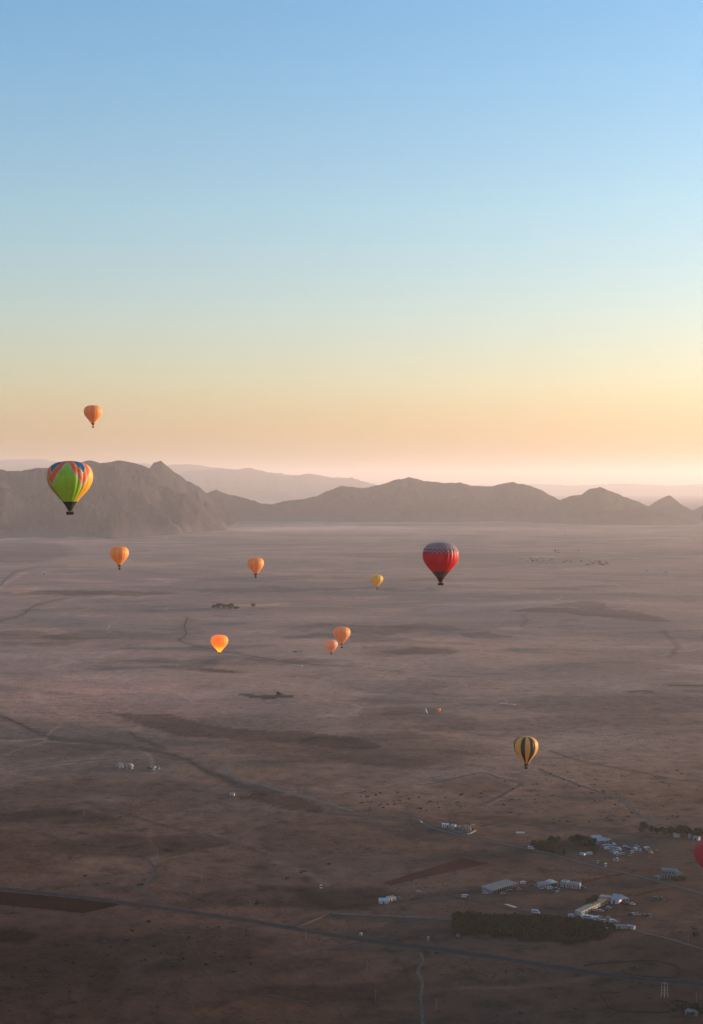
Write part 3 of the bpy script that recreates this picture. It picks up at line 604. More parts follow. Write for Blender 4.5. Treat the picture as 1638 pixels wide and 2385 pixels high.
# ---------------------------------------------------------------- buildings
class MB:
    def __init__(s): s.V = []; s.F = []; s.mi = []
    def box(s, x0, x1, y0, y1, z0, z1, mi=0):
        k = len(s.V); s.V += [(x, y, z) for z in (z0, z1) for x, y in ((x0, y0), (x1, y0), (x1, y1), (x0, y1))]
        s.F += [(k + 3, k + 2, k + 1, k), (k + 4, k + 5, k + 6, k + 7)] + [(k + i, k + (i + 1) % 4, k + 4 + (i + 1) % 4, k + 4 + i) for i in range(4)]
        s.mi += [mi] * 6; return s
    def poly(s, pts, faces, mi=0):
        k = len(s.V); s.V += pts; s.F += [tuple(k + i for i in f) for f in faces]; s.mi += [mi] * len(faces); return s
    def prism(s, prof, y0, y1, mi=0):         # profile in x-z swept along y
        n = len(prof); k = len(s.V); s.V += [(x, y0, z) for x, z in prof] + [(x, y1, z) for x, z in prof]
        s.F += [tuple(k + i for i in range(n)), tuple(k + n + i for i in reversed(range(n)))] + [(k + i, k + n + i, k + n + (i + 1) % n, k + (i + 1) % n) for i in range(n)]
        s.mi += [mi] * (n + 2); return s
    def build(s, name, mats, parent=None): return mesh_obj(name, s.V, s.F, mats, parent, s.mi)
def frame(a, b):
    """local frame on the ground: x runs from pixel a to pixel b, y goes away from the viewer"""
    A, B = at(*a), at(*b); u = B - A; L = math.hypot(u.x, u.y); rz = math.atan2(u.y, u.x)
    return A, L, rz
def building(name, label, a, b, depth, h, wall, roof, cat='building', kind='flat', openings=(), ov=.25, rise=0.0, flip=False, group=None, op_name='window'):
    A, L, rz = frame(a, b); A.z = gz(A.x, A.y)
    t = thing(name, label, cat, A, rz, group)
    y0, y1 = (0, depth)
    m = MB()
    if kind == 'gable': m.prism([(0, -.4), (L, -.4), (L, h), (L / 2, h + rise), (0, h)], y0, y1)
    elif kind == 'ridge': m.box(0, L, y0, y1, -.4, h).poly([(0, y0, h), (0, y1, h), (0, (y0 + y1) / 2, h + rise), (L, y0, h), (L, y1, h), (L, (y0 + y1) / 2, h + rise)], [(0, 1, 2), (3, 5, 4)])
    else: m.box(0, L, y0, y1, -.4, h)
    m.build('wall', wall, t)
    if kind == 'flat': MB().box(-ov, L + ov, y0 - ov, y1 + ov, h + .003, h + .25).build('roof', roof, t)
    elif kind == 'slope':
        MB().poly([(-ov, y0 - ov, h + .02), (L + ov, y0 - ov, h + .02), (L + ov, y1 + ov, h + rise), (-ov, y1 + ov, h + rise), (-ov, y0 - ov, h + .14), (L + ov, y0 - ov, h + .14), (L + ov, y1 + ov, h + rise + .12), (-ov, y1 + ov, h + rise + .12)],
                  [(3, 2, 1, 0), (4, 5, 6, 7), (0, 1, 5, 4), (1, 2, 6, 5), (2, 3, 7, 6), (3, 0, 4, 7)]).build('roof', roof, t)
    elif kind == 'parapet':
        q = MB().box(-.02, L + .02, y0 - .02, y0 + .2, h, h + .5).box(-.02, L + .02, y1 - .2, y1 + .02, h, h + .5).box(-.02, .2, y0 + .2, y1 - .2, h, h + .5).box(L - .2, L + .02, y0 + .2, y1 - .2, h, h + .5)
        q.build('parapet', wall, t); MB().box(.2, L - .2, y0 + .2, y1 - .2, h, h + .08).build('roof', roof, t)
    elif kind == 'gable':
        for s in (0, 1):
            x0, x1 = ((-ov, L / 2), (L / 2, L + ov))[s]; z0, z1 = ((h - ov * .5, h + rise), (h + rise, h - ov * .5))[s]
            MB().prism([(x0, z0 + .02), (x1, z1 + .02), (x1, z1 + .14), (x0, z0 + .14)], y0 - ov, y1 + ov).build('roof_sheet', roof, t)
    elif kind == 'ridge':
        yc = (y0 + y1) / 2
        for s in (0, 1):
            ya, za, yb, zb = ((y0 - ov, h - .1, yc, h + rise), (yc, h + rise, y1 + ov, h - .1))[s]
            MB().poly([(-ov, ya, za + .02), (L + ov, ya, za + .02), (L + ov, yb, zb + .02), (-ov, yb, zb + .02), (-ov, ya, za + .14), (L + ov, ya, za + .14), (L + ov, yb, zb + .14), (-ov, yb, zb + .14)],
                      [(3, 2, 1, 0), (4, 5, 6, 7), (0, 1, 5, 4), (1, 2, 6, 5), (2, 3, 7, 6), (3, 0, 4, 7)]).build('roof_sheet', roof, t)
    for (f0, f1, z0, z1) in openings:          # fractions of the front length, heights in metres
        nm = 'door' if z0 < .3 else op_name
        MB().box(L * f0, L * f1, y0 - .05, y0 + .02, max(.02, z0), z1).build(nm, M['opening'], t)
    if openings and kind in ('flat', 'parapet'):
        MB().box(L - .02, L + .05, depth * .35, depth * .55, h * .35, h * .75).build(op_name, M['opening'], t)
    return t, L

W1, Lw = building('warehouse', 'long grey open-fronted shed with dark bays above the orchard', (1147, 2081), (1205, 2064), 12, 2.7, M['grey'], M['roofg'], 'shed', 'slope', [((i + .12) / 11, (i + .88) / 11, .05, 2.3) for i in range(11)], .5, .5)
for i in range(12): MB().box(Lw * i / 11 - .12, Lw * i / 11 + .12, -.42, -.18, -.3, 2.68).build('post', M['concrete'], W1)
building('shed', 'shed with a pale blue sheet roof beside the crowded car park', (1389, 1968), (1410, 1967), 17, 3.6, M['grey'], M['roofb'], 'shed', 'slope', [(.55, .9, .05, 2.6)], .6, 1.2)
building('lean_to', 'dark open lean-to at the right side of the pale blue shed', (1411, 1966), (1424, 1962), 10, 3.0, M['concrete'], M['roofb'], 'shed', 'flat', [(.08, .45, .05, 2.5), (.55, .92, .05, 2.5)])
H, Lh = building('house', 'grey two-storey unfinished building beside the road at the right', (1541, 2045), (1576, 2047), 9, 6.6, M['grey'], M['roofg'], 'house', 'parapet',
     [(.08, .16, 1.0, 2.3), (.24, .32, .05, 2.3), (.42, .52, 1.0, 2.3), (.60, .68, 1.0, 2.3), (.78, .88, .05, 2.3), (.10, .19, 4.2, 5.5), (.30, .39, 4.2, 5.5), (.5, .59, 4.2, 5.5), (.72, .81, 4.2, 5.5)])
MB().box(-.3, Lh + .3, -.5, 0, 3.2, 3.4).build('ledge', M['concrete'], H)
building('annexe', 'low grey annexe joined to the right end of the two-storey building', (1577, 2046), (1591, 2044), 7, 4.2, M['grey'], M['roofg'], 'house', 'parapet', [(.2, .4, 1, 2.4), (.6, .8, .05, 2.3)])
building('yard_wall_house', 'tiny grey hut between the track and the two-storey building', (1524, 2046), (1534, 2049), 4, 2.2, M['concrete'], M['roofg'], 'hut', 'flat', [(.3, .6, .05, 1.8)])
# middle compound
building('house', 'white flat-roofed building at the left end of the middle compound', (1258, 2070), (1271, 2069), 7, 3.4, M['plaster'], M['roofb'], 'house', 'parapet', [(.2, .4, 1, 2.2), (.6, .8, .05, 2.2)])
building('house', 'low white building with a pinkish front in the middle compound', (1271, 2068), (1283, 2066), 7, 3.2, M['plaster'], M['pink'], 'house', 'flat', [(.15, .4, .9, 2.1), (.6, .85, .05, 2.1)])
T_, L_ = building('canopy', 'bright white tent canopy over a dark open stand in the middle compound', (1283, 2066), (1300, 2063), 8, .1, M['opening'], M['canvas'], 'tent', 'none')
for x in (0.2, L_ - .2):
    for y in (.2, 7.8): MB().box(x - .1, x + .1, y - .1, y + .1, 0, 3.1).build('post', M['white'], T_)
MB().poly([(-.3, -.3, 3.0), (L_ + .3, -.3, 3.0), (L_ + .3, 8.3, 3.0), (-.3, 8.3, 3.0), (L_ / 2, 1.5, 4.6), (L_ / 2, 6.5, 4.6)], [(0, 1, 4), (1, 2, 5, 4), (2, 3, 5), (3, 0, 4, 5), (3, 2, 1, 0)]).build('canvas_roof', M['canvas'], T_)
building('house', 'pale green house right of the white canopy', (1306, 2065), (1319, 2067), 7, 4.0, M['green'], M['roofb'], 'house', 'parapet', [(.2, .35, 1, 2.4), (.6, .8, .05, 2.3)])
building('house', 'row of white and pink rooms at the right end of the middle compound', (1320, 2068), (1350, 2071), 6, 3.8, M['pink'], M['plaster'], 'house', 'parapet', [((i + .2) / 6, (i + .55) / 6, (.05 if i % 2 else 1.0), 2.5) for i in range(6)])
building('wall_panel', 'low white end wall of the pink and white rooms', (1350, 2071), (1354, 2068), .5, 2.6, M['white'], M['white'], 'wall', 'flat')
# lower compound: units in a row and barn
seg = [(1354, 2132.5), (1369, 2125), (1384, 2118), (1400, 2110.5), (1416, 2103)]
for i, (wl, rf, lb) in enumerate([(M['plaster'], M['roofw'], 'white end unit of the slanting row, nearest the orchard'), (M['plaster'], M['roofw'], 'long beige-roofed unit next to the white end unit of the slanting row'),
                                  (M['tan'], M['roofw'], 'third beige-roofed unit of the slanting row'), (M['ochre'], M['ochre'], 'brown unit at the far end of the slanting row')]):
    building('unit', lb, seg[i], (seg[i + 1][0] - .6, seg[i + 1][1] + .3), 5.5, 2.7 + .15 * (i % 2), wl, rf, 'shed', 'flat', [(.08, .22, .05, 2.1), (.32, .44, .9, 2.0), (.55, .7, .05, 2.1), (.8, .92, .9, 2.0)], .3, 0, False, 'units in a slanting row')
building('barn', 'barn with a wide pale blue metal roof and a white front in the lower compound', (1423, 2104), (1441, 2106), 12, 3.4, M['white'], M['roofb'], 'barn', 'slope', [(.3, .5, .05, 2.6)], .5, 1.0)
B_, L_ = building('open_barn', 'dark open half of the blue-roofed barn with posts', (1442, 2106), (1465, 2103), 11, .1, M['opening'], M['roofb'], 'barn', 'none')
MB().box(-.3, L_ + .3, -.3, 11.3, 3.5, 3.7).build('roof', M['roofb'], B_)
for x in (0.2, L_ / 3, L_ * 2 / 3, L_ - .2):
    for y in (.2, 10.8): MB().box(x - .1, x + .1, y - .1, y + .1, 0, 3.5).build('post', M['steel'], B_)
building('house', 'flat brown house behind the far end of the slanting row', (1396, 2096), (1420, 2099), 6, 2.6, M['ochre'], M['pink'], 'house', 'flat', [(.2, .35, 1, 2)])
building('shed', 'long low grey-green shed at the right tip of the orchard', (1430, 2163), (1458, 2163.5), 4, 2.0, M['green'], M['roofg'], 'shed', 'flat', [(.4, .5, .05, 1.8)])
building('hut', 'small pale hut beside the track right of the orchard', (1459, 2163), (1476, 2166), 3.5, 2.2, M['plaster'], M['roofb'], 'hut', 'flat', [(.3, .45, .05, 1.9)])
building('hut', 'small blue-grey hut at the lower left corner of the orchard', (1063, 2181), (1069, 2182), 2, 1.5, M['silver'], M['roofg'], 'hut', 'flat', [(.3, .6, .05, 1.7)])
building('hut', 'small pale cube hut above the main road at the centre', (837, 2180), (842, 2180.6), 1.8, 1.9, M['plaster'], M['roofb'], 'hut', 'flat', [(.3, .6, .05, 1.8)])
building('hut', 'narrow white gatehouse on the bank of the main road left of the orchard', (996.5, 2192.5), (1000, 2192), 1.2, 3.0, M['plaster'], M['roofw'], 'hut', 'flat', [(.3, .6, .05, 1.8)])
# two white tents
building('tent', 'white ridge tent, left of the pair on the open plain', (884, 2105), (905, 2104), 6, 2.2, M['canvas'], M['canvas'], 'tent', 'ridge', [(.4, .55, .05, 1.9)], .2, 1.6)
building('tent', 'smaller white tent behind and right of the larger one', (907, 2100), (923, 2097), 5, 2.6, M['canvas'], M['plaster'], 'tent', 'flat', [(.1, .25, .05, 1.9), (.5, .65, .05, 1.9), (.75, .9, .05, 1.9)])
# far farm beside the side road
building('hut', 'bright white cube house at the left of the roadside farm', (1030, 1928), (1037, 1928), 4, 3.4, M['white'], M['white'], 'house', 'flat', [(.3, .6, .05, 2)])
building('hut', 'second white cube house of the roadside farm', (1039, 1928.5), (1046, 1928.5), 4.5, 3.2, M['white'], M['white'], 'house', 'flat', [(.3, .6, .05, 2)])
building('house', 'grey-green low house in the middle of the roadside farm', (1048, 1930), (1059, 1931), 6, 3, M['green'], M['green'], 'house', 'flat', [(.2, .35, .9, 2)])
building('house', 'small grey house inside the walled yard of the roadside farm', (1069, 1933), (1074, 1933), 4, 3, M['grey'], M['plaster'], 'house', 'flat', [(.3, .6, .05, 2)])
building('house', 'long ochre house of the roadside farm', (1080, 1934), (1096, 1935), 6, 3.6, M['ochre'], M['ochre'], 'house', 'parapet', [(.1, .2, .05, 2.2), (.5, .62, 1, 2.2), (.8, .9, .05, 2.2)])
building('house', 'ochre house at the right end of the roadside farm', (1098, 1933), (1108, 1933), 6, 4.2, M['ochre'], M['tan'], 'house', 'parapet', [(.2, .4, .05, 2.2), (.6, .8, 1, 2.2)])
prop(ribbon('yard_wall', [(1060, 1930), (1075, 1934), (1090, 1938), (1091, 1941)], .8, M['mortar'], 0, 4, 0, 0, 2.0), 'pale yard wall of the roadside farm', 'wall')
prop(ribbon('yard_wall', [(1049, 1934), (1070, 1939), (1088, 1944), (1100, 1940), (1108, 1936)], .8, M['concrete'], 0, 4, 0, 0, 1.4), 'low grey front wall of the roadside farm', 'wall')
# left hamlet
def dome(label, px, py, w, h, mat, nm='dome_tent'):
    q = at(px, py); s = q.y / F; V = [(0, 0, h * s)]; Fc = []; n = 16; rows = 6
    t = thing(nm, label, 'tent', q)
    for i in range(1, rows + 1):
        a = i / rows * math.pi / 2
        for j in range(n):
            b = j * 2 * math.pi / n; V.append((math.sin(a) * math.cos(b) * w * s * .5, math.sin(a) * math.sin(b) * w * s * .35, h * s * math.cos(a) - (.3 if i == rows else 0)))
    for j in range(n): Fc.append((0, 1 + j, 1 + (j + 1) % n))
    for i in range(rows - 1):
        for j in range(n): Fc.append((1 + i * n + j, 1 + (i + 1) * n + j, 1 + (i + 1) * n + (j + 1) % n, 1 + i * n + (j + 1) % n))
    mesh_obj('canvas', V, Fc, mat, t, None, True)
    MB().box(-.6, .6, -w * s * .36, -w * s * .33, 0, 1.8).build('door', M['opening'], t)
dome('long rounded cream tent at the right of the left hamlet', 301, 1785, 22, 8, M['roofw'])
building('house', 'white house with a rounded front at the left of the left hamlet', (269, 1789), (278, 1790), 7, 4.6, M['plaster'], M['plaster'], 'house', 'gable', [(.35, .6, .05, 2.2)], .2, 1.6)
building('house', 'pale yellowish house between the white house and the cream tent', (279, 1790), (289, 1789), 7, 5, M['tan'], M['plaster'], 'house', 'gable', [(.3, .5, .05, 2.2)], .2, 1.5)
building('hut', 'low dark brown hut below the cream tent of the left hamlet', (296, 1791), (308, 1791), 5, 1.8, M['ochre'], M['concrete'], 'hut', 'flat', [(.3, .6, .05, 1.5)])
building('hut', 'small lone white hut at the left tip of the curved brown field', (536, 1854), (546, 1854), 4, 2.6, M['white'], M['roofw'], 'hut', 'flat', [(.3, .5, .05, 1.9), (.65, .8, .9, 1.9)])
building('hut', 'far tiny white hut on the plain below the left hills', (99, 1338), (109, 1338), 14, 9, M['white'], M['roofw'], 'hut', 'gable', [(.3, .6, .1, 5)], .5, 4)
building('house', 'far pale farmhouse on the hazy plain at the right', (1546, 1334), (1556, 1334), 16, 6, M['white'], M['plaster'], 'house', 'flat')
building('house', 'far white house left of the hazy farmhouse, very small', (1504, 1330), (1509, 1330), 12, 6, M['white'], M['plaster'], 'house', 'flat')
building('house', 'tiny far white house at the foot of the middle hills', (1314, 1236.5), (1319, 1236.5), 30, 18, M['white'], M['white'], 'house', 'flat')
building('hut', 'pale low building on the dark plain left of centre right, leftmost of two', (1163, 1640), (1179, 1640.6), 8, .5, M['tan'], M['tan'], 'hut', 'flat')
building('hut', 'pale low building, right one of the two on the dark plain', (1187, 1642), (1199, 1642.6), 8, .5, M['tan'], M['tan'], 'hut', 'flat')
building('hut', 'pale low ruin on the right side of the plain above the roadside grove', (1203, 1943), (1222, 1943), 6, .8, M['tan'], M['tan'], 'hut', 'flat')
building('hut', 'faint pale shed near the paired orange balloons', (681, 1551), (703, 1552), 8, .4, M['tan'], M['tan'], 'hut', 'flat')
building('hut', 'pale blue hut with a pointed side at the right edge below the windbreak', (1614, 1956), (1627, 1958), 4, 3, M['roofb'], M['roofb'], 'hut', 'flat', [(.3, .6, .05, 2)])
building('hut', 'small white hut beside the blue one at the right edge', (1604, 1953), (1608, 1953), 4, 3.4, M['plaster'], M['plaster'], 'hut', 'flat')
building('hut', 'low sandy mound-like hut below the windbreak trees', (1568, 1950), (1582, 1951), 6, 3, M['tan'], M['tan'], 'hut', 'flat')
building('house', 'grey farm building in the bottom right corner', (1595, 2363), (1622, 2369), 5, 2.2, M['concrete'], M['roofg'], 'house', 'flat', [(.2, .3, .05, 1.8), (.6, .7, .9, 1.7)])

# lattice tower and poles
q = at(1548, 2322); tw = thing('water_tower', 'rusty four-legged tower with a dark tank at the lower right', 'tower', q, .5)
for sx in (-1, 1):
    for sy in (-1, 1):
        MB().poly([(sx * 1.5 - .16, sy * 1.5 - .16, -.2), (sx * 1.5 + .16, sy * 1.5 - .16, -.2), (sx * 1.5 + .16, sy * 1.5 + .16, -.2), (sx * 1.5 - .16, sy * 1.5 + .16, -.2),
                   (sx * 1.2 - .13, sy * 1.2 - .13, 9.2), (sx * 1.2 + .13, sy * 1.2 - .13, 9.2), (sx * 1.2 + .13, sy * 1.2 + .13, 9.2), (sx * 1.2 - .13, sy * 1.2 + .13, 9.2)],
                  [(3, 2, 1, 0), (4, 5, 6, 7), (0, 1, 5, 4), (1, 2, 6, 5), (2, 3, 7, 6), (3, 0, 4, 7)]).build('leg', M['steel'], tw)
for z in (2.2, 4.4, 6.4):
    for s in (-1, 1):
        MB().box(-1.4, 1.4, s * 1.38 - .06, s * 1.38 + .06, z, z + .14).build('brace', M['steel'], tw); MB().box(s * 1.38 - .06, s * 1.38 + .06, -1.4, 1.4, z + .2, z + .34).build('brace', M['steel'], tw)
MB().box(-1.1, 1.1, -1.1, 1.1, 6.8, 8.8).build('tank', M['dark'], tw)
def pole(px, py, hpx, label):
    q = at(px, py); h = hpx * q.y / F; t = thing('utility_pole', label, 'pole', q, .4)
    V = []; Fc = []
    for z, r_ in ((-.3, .15), (h, .10)): V += [(math.cos(j * 1.047) * r_, math.sin(j * 1.047) * r_, z) for j in range(6)]
    Fc = [(j, (j + 1) % 6, 6 + (j + 1) % 6, 6 + j) for j in range(6)] + [tuple(range(6, 12))]
    mesh_obj('shaft', V, Fc, M['wood'], t)
    MB().box(-.7, .7, -.05, .05, h - .7, h - .6).build('crossarm', M['wood'], t)
for a in [(367, 2003, 30, 'thin pale pole standing right of the dark scrub patch at the left'), (470, 2058, 32, 'thin pale pole left of the red gully at the centre left'), (583, 2118, 22, 'short pole above the main road left of the low walls'),
          (713, 2187, 28, 'white pole beside the main road below the slanting wall'), (855, 2262, 26, 'thin pole below the main road near the centre'), (1016, 2352, 26, 'thin pole near the bottom edge right of the winding track'),
          (1604, 2194, 16, 'short pole by the track at the right edge'), (1622, 2334, 22, 'pole above the farmyard in the bottom right corner'), (875, 2330, 26, 'dark thin pole near the bottom centre'),
          (196, 1900, 26, 'faint thin pole on the left plain below the hamlet'), (212, 1772, 16, 'thin pole above the left hamlet'), (400, 1318, 26, 'far thin mast on the hazy plain left of centre'), (385, 1309, 24, 'tall faint mast right of the left orange balloon')]: pole(*a)

# ---------------------------------------------------------------- vehicles
def car_mesh(name, paint, L=4.5, Wd=1.8, H=1.55, van=False):
    m = MB(); w = Wd / 2
    if van:
        body = [(-L / 2, .35), (L / 2, .35), (L / 2, 1.0), (L / 2 - .35, 1.25), (L / 2 - 1.0, H), (-L / 2 + .1, H), (-L / 2, .6)]
        m.prism(body, -w, w, 0)
        m.box(-L / 2 + .4, L / 2 - 1.25, -w - .01, w + .01, H * .60, H * .82, 1)
        m.prism([(L / 2 - .40, 1.22), (L / 2 - .33, 1.27), (L / 2 - .93, H - .06), (L / 2 - .99, H - .1)], -w + .12, w - .12, 1)
    else:
        m.prism([(-L / 2, .32), (L / 2, .32), (L / 2, .72), (L / 2 - .9, .92), (-L / 2 + .05, .98)], -w, w, 0)
        m.prism([(-L / 2 + .15, .95), (L / 2 - 1.1, .91), (L / 2 - 1.7, H - .08), (-L / 2 + .45, H - .08)], -w + .08, w - .08, 1)
        m.prism([(-L / 2 + .42, H - .08), (L / 2 - 1.66, H - .08), (L / 2 - 1.8, H), (-L / 2 + .6, H)], -w + .12, w - .12, 0)
    for sx in (-L * .31, L * .31):
        for sy in (-1, 1):
            k = len(m.V); n = 10; y0, y1 = sy * (w - .18), sy * (w + .03)
            for y in (y0, y1): m.V += [(sx + math.cos(j * 2 * math.pi / n) * .34, y, .34 + math.sin(j * 2 * math.pi / n) * .34) for j in range(n)]
            m.F += [(k + j, k + (j + 1) % n, k + n + (j + 1) % n, k + n + j) for j in range(n)] + [tuple(range(k + n, k + 2 * n))]; m.mi += [2] * (n + 1)
    me = bpy.data.meshes.new(name); me.from_pydata(m.V, [], m.F)
    for q in (M[paint], M['glass'], M['tyre']): me.materials.append(q)
    me.polygons.foreach_set('material_index', m.mi); me.update(); return me
CM = {(p, v): car_mesh('vehicle_body', p, *((5.6, 2.05, 2.3, True) if v else (4.6, 1.85, 1.75, False))) for p in ('white', 'silver', 'dark', 'tan', 'red') for v in (0, 1)}
PN = {'white': 'white', 'silver': 'silver grey', 'dark': 'dark', 'tan': 'beige', 'red': 'red'}
def car(px, py, paint, van, label, group=None, rz=None, s=1.0):
    o = inst('van' if van else 'parked_car', CM[(paint, van)], at(px, py), rnd.uniform(0, 6.28) if rz is None else rz, (s, s, s))
    return prop(o, label, 'van' if van else 'car', group)
def lot(pts, sc, ox, oy, where, group, paints):
    for i, (x, y) in enumerate(pts):
        p = paints[i % len(paints)]; v = 1 if i % 5 == 2 else 0
        car(ox + x / sc, oy + y / sc, p, v, f"{PN[p]} {'minivan' if v else 'off-road car'} {where}", group + (' (vans, ' if v else ' (cars, ') + PN[p] + ')', .3 + rnd.choice((0, 1.57)) + rnd.uniform(-.4, .4))
PA = ('white', 'white', 'silver', 'white', 'white', 'dark', 'white', 'silver', 'white', 'tan', 'white')
lot([(280, 310), (330, 345), (370, 352), (400, 338), (425, 355), (410, 378), (352, 390), (500, 330), (490, 355), (560, 358), (580, 405), (605, 405), (620, 432), (435, 460), (485, 450), (520, 474), (545, 492), (562, 505), (600, 522), (650, 502), (690, 512), (455, 375), (380, 405),
     (560, 440), (300, 365), (530, 400)], 8.4, 1370, 1930, 'among the crowd parked right in front of the blue-roofed shed', 'vehicles parked by the blue-roofed shed', PA)
lot([(725, 352), (815, 402), (790, 408), (870, 417), (955, 357), (940, 407), (975, 407), (925, 422), (1020, 438), (1085, 402), (1130, 388), (1120, 412), (1150, 404), (1182, 407), (840, 462), (870, 462), (1060, 420)], 8.4, 1370, 1930, 'in the looser right part of the parking ground', 'vehicles parked on the right of the parking ground', ('white', 'white', 'dark', 'silver', 'white', 'white', 'tan'))
for x, y, p, v, lb in [(1225, 474, 'white', 0, 'white car standing alone at the right of the parking ground'), (1355, 443, 'tan', 0, 'beige car farthest right on the parking ground'), (830, 528, 'tan', 0, 'lone pale car below the middle of the parking ground'),
                       (505, 630, 'white', 0, 'white car, left of the two between the parking ground and the road'), (565, 630, 'silver', 1, 'silver van, right of the two between the parking ground and the road'), (190, 668, 'silver', 0, 'silver car near the road left of the white van'),
                       (345, 735, 'white', 1, 'white van standing on the edge of the road below the parking ground'), (30, 508, 'white', 1, 'white van just left of the sandy heap below the grove'), (-110, 520, 'white', 1, 'long white van left below the grove, beside the lone small tree')]:
    car(1370 + x / 8.4, 1930 + y / 8.4, p, v, lb)
car(1237, 1977, 'white', 1, 'white van at the left foot of the roadside grove', None, -.4)
car(1247.5, 2127, 'white', 1, 'white minibus driving on the track above the orchard', None, -.35, 1.15)
car(1130, 2081, 'white', 0, 'white car parked at the left end of the long grey shed', None, -.2, 1.1)
car(1084, 2090, 'white', 1, 'white box van alone left of the long grey shed', None, 0.1); car(1091, 2090, 'dark', 0, 'dark car close behind the lone box van', None, 1.2, .8)
car(975, 2078, 'white', 0, 'white car alone on the plain above the two white tents', None, 0.2, .8)
for i, (x, y, p, v, lb) in enumerate([(375, 325, 'tan', 0, 'small yellowish car in front of the long grey shed'), (610, 258, 'silver', 0, 'silver car at the right front of the long grey shed'), (480, 290, 'dark', 1, 'dark van in the shade of the long grey shed'),
    (670, 172, 'white', 1, 'white van between the long shed and the middle compound'), (740, 163, 'dark', 0, 'dark car next to the white van behind the long shed'), (800, 205, 'dark', 0, 'dark car left of the middle compound'), (850, 214, 'tan', 0, 'beige car just left of the white building of the middle compound'),
    (925, 243, 'white', 0, 'white car at the front left corner of the middle compound'), (1055, 250, 'white', 1, 'white van in front of the white canopy'), (1120, 262, 'dark', 0, 'dark car in front of the white canopy'), (1095, 298, 'dark', 0, 'dark car lowest below the white canopy'),
    (1160, 298, 'silver', 0, 'silver car lowest below the white canopy'), (1150, 255, 'silver', 0, 'silver car beside the dark one in front of the canopy'), (1500, 238, 'dark', 0, 'dark car off the right end of the middle compound'), (1535, 236, 'tan', 0, 'beige car off the right end of the middle compound')]):
    car(1110 + x / 6.138, 2030 + y / 6.138, p, v, lb, None, rnd.uniform(-.5, .5), .9)
for i, (x, y, p, v, lb) in enumerate([(600, 640, 'white', 1, 'long white coach-like van below the slanting row of units'), (690, 660, 'white', 1, 'white van behind the coach-like van near the orchard'), (520, 625, 'white', 1, 'white van at the left of the line near the orchard'),
    (400, 612, 'dark', 0, 'dark car at the foot of the white end unit'), (250, 597, 'white', 1, 'pale van farthest left by the white end unit'), (760, 620, 'white', 0, 'white car, upper one in the line above the orchard tip'), (715, 622, 'silver', 0, 'silver car, upper left in the line above the orchard tip'),
    (755, 664, 'white', 0, 'white car, lower one in the line above the orchard tip'), (805, 643, 'tan', 0, 'beige car in the middle of the line above the orchard tip'), (880, 684, 'white', 0, 'white car right of the beige one above the orchard tip'),
    (940, 640, 'tan', 0, 'sandy car at the upper right of the yard line'), (945, 700, 'silver', 0, 'silver car lower right in the yard line'), (1010, 697, 'white', 1, 'white van third from the right of the yard line'), (1045, 697, 'white', 0, 'white car second from the right of the yard line'),
    (1080, 703, 'white', 0, 'white car at the right end of the yard line'), (825, 690, 'silver', 0, 'silver car at the lower middle of the yard line'), (685, 487, 'tan', 0, 'beige car in the yard close to the units'), (770, 498, 'silver', 0, 'silver car in the middle of the yard'),
    (805, 500, 'white', 0, 'white car in the middle of the yard'), (940, 440, 'silver', 0, 'silver car in the upper yard below the barn'), (905, 482, 'dark', 0, 'dark car in the upper yard below the barn'), (1385, 376, 'white', 0, 'white car right of the open barn'),
    (880, 858, 'silver', 1, 'silver van half hidden at the right tip of the orchard'), (1410, 565, 'white', 0, 'white car, left of the pair on bare ground right of the yard'), (1480, 567, 'tan', 0, 'beige car, right of the pair on bare ground right of the yard'),
    (1350, 568, 'dark', 0, 'dark car left of the pair on bare ground right of the yard'), (950, 665, 'dark', 0, 'dark car at the upper right of the yard line'), (820, 632, 'dark', 0, 'dark car standing in the middle of the yard line'), (1300, 362, 'dark', 0, 'dark vehicle under the right edge of the open barn'),
    (1190, 360, 'red', 0, 'reddish vehicle in front of the open barn')]):
    car(1300 + x / 7.98, 2060 + y / 7.98, p, v, lb, None, rnd.uniform(-.5, .5), 1.15 if i < 3 else .9)
for x, y, p, lb in [(1528, 2095, 'dark', 'dark car, left of two on the plain right of the barn'), (1543, 2096, 'dark', 'dark car, right of two on the plain right of the barn'), (1500, 2134, 'dark', 'dark car on bare ground far right of the yard'), (1513, 2136, 'dark', 'dark car farthest right beyond the yard'),
                    (349, 1790, 'dark', 'dark car at the left of the group beside the left hamlet'), (361, 1788, 'silver', 'silver car in the group beside the left hamlet'), (358, 1794, 'white', 'white car in front of the group beside the left hamlet'), (368, 1790, 'tan', 'beige car at the right of the group beside the left hamlet'),
                    (688, 1519, 'dark', 'tiny dark car left of three on the plain near the bright balloon'), (695, 1519, 'white', 'tiny white car, middle of three on the plain left of the paired balloons'), (701, 1518, 'silver', 'tiny grey car, right of three on the plain left of the paired balloons'),
                    (748, 2068, 'white', 'white car alone on the plain at the centre'), (931, 2094, 'dark', 'dark car right of the two white tents'), (978, 1915, 'silver', 'pale van-like car where the two tracks meet left of the roadside farm')]:
    car(x, y, p, 0, lb, None, None, 1.2 if y > 1700 else 1.6)

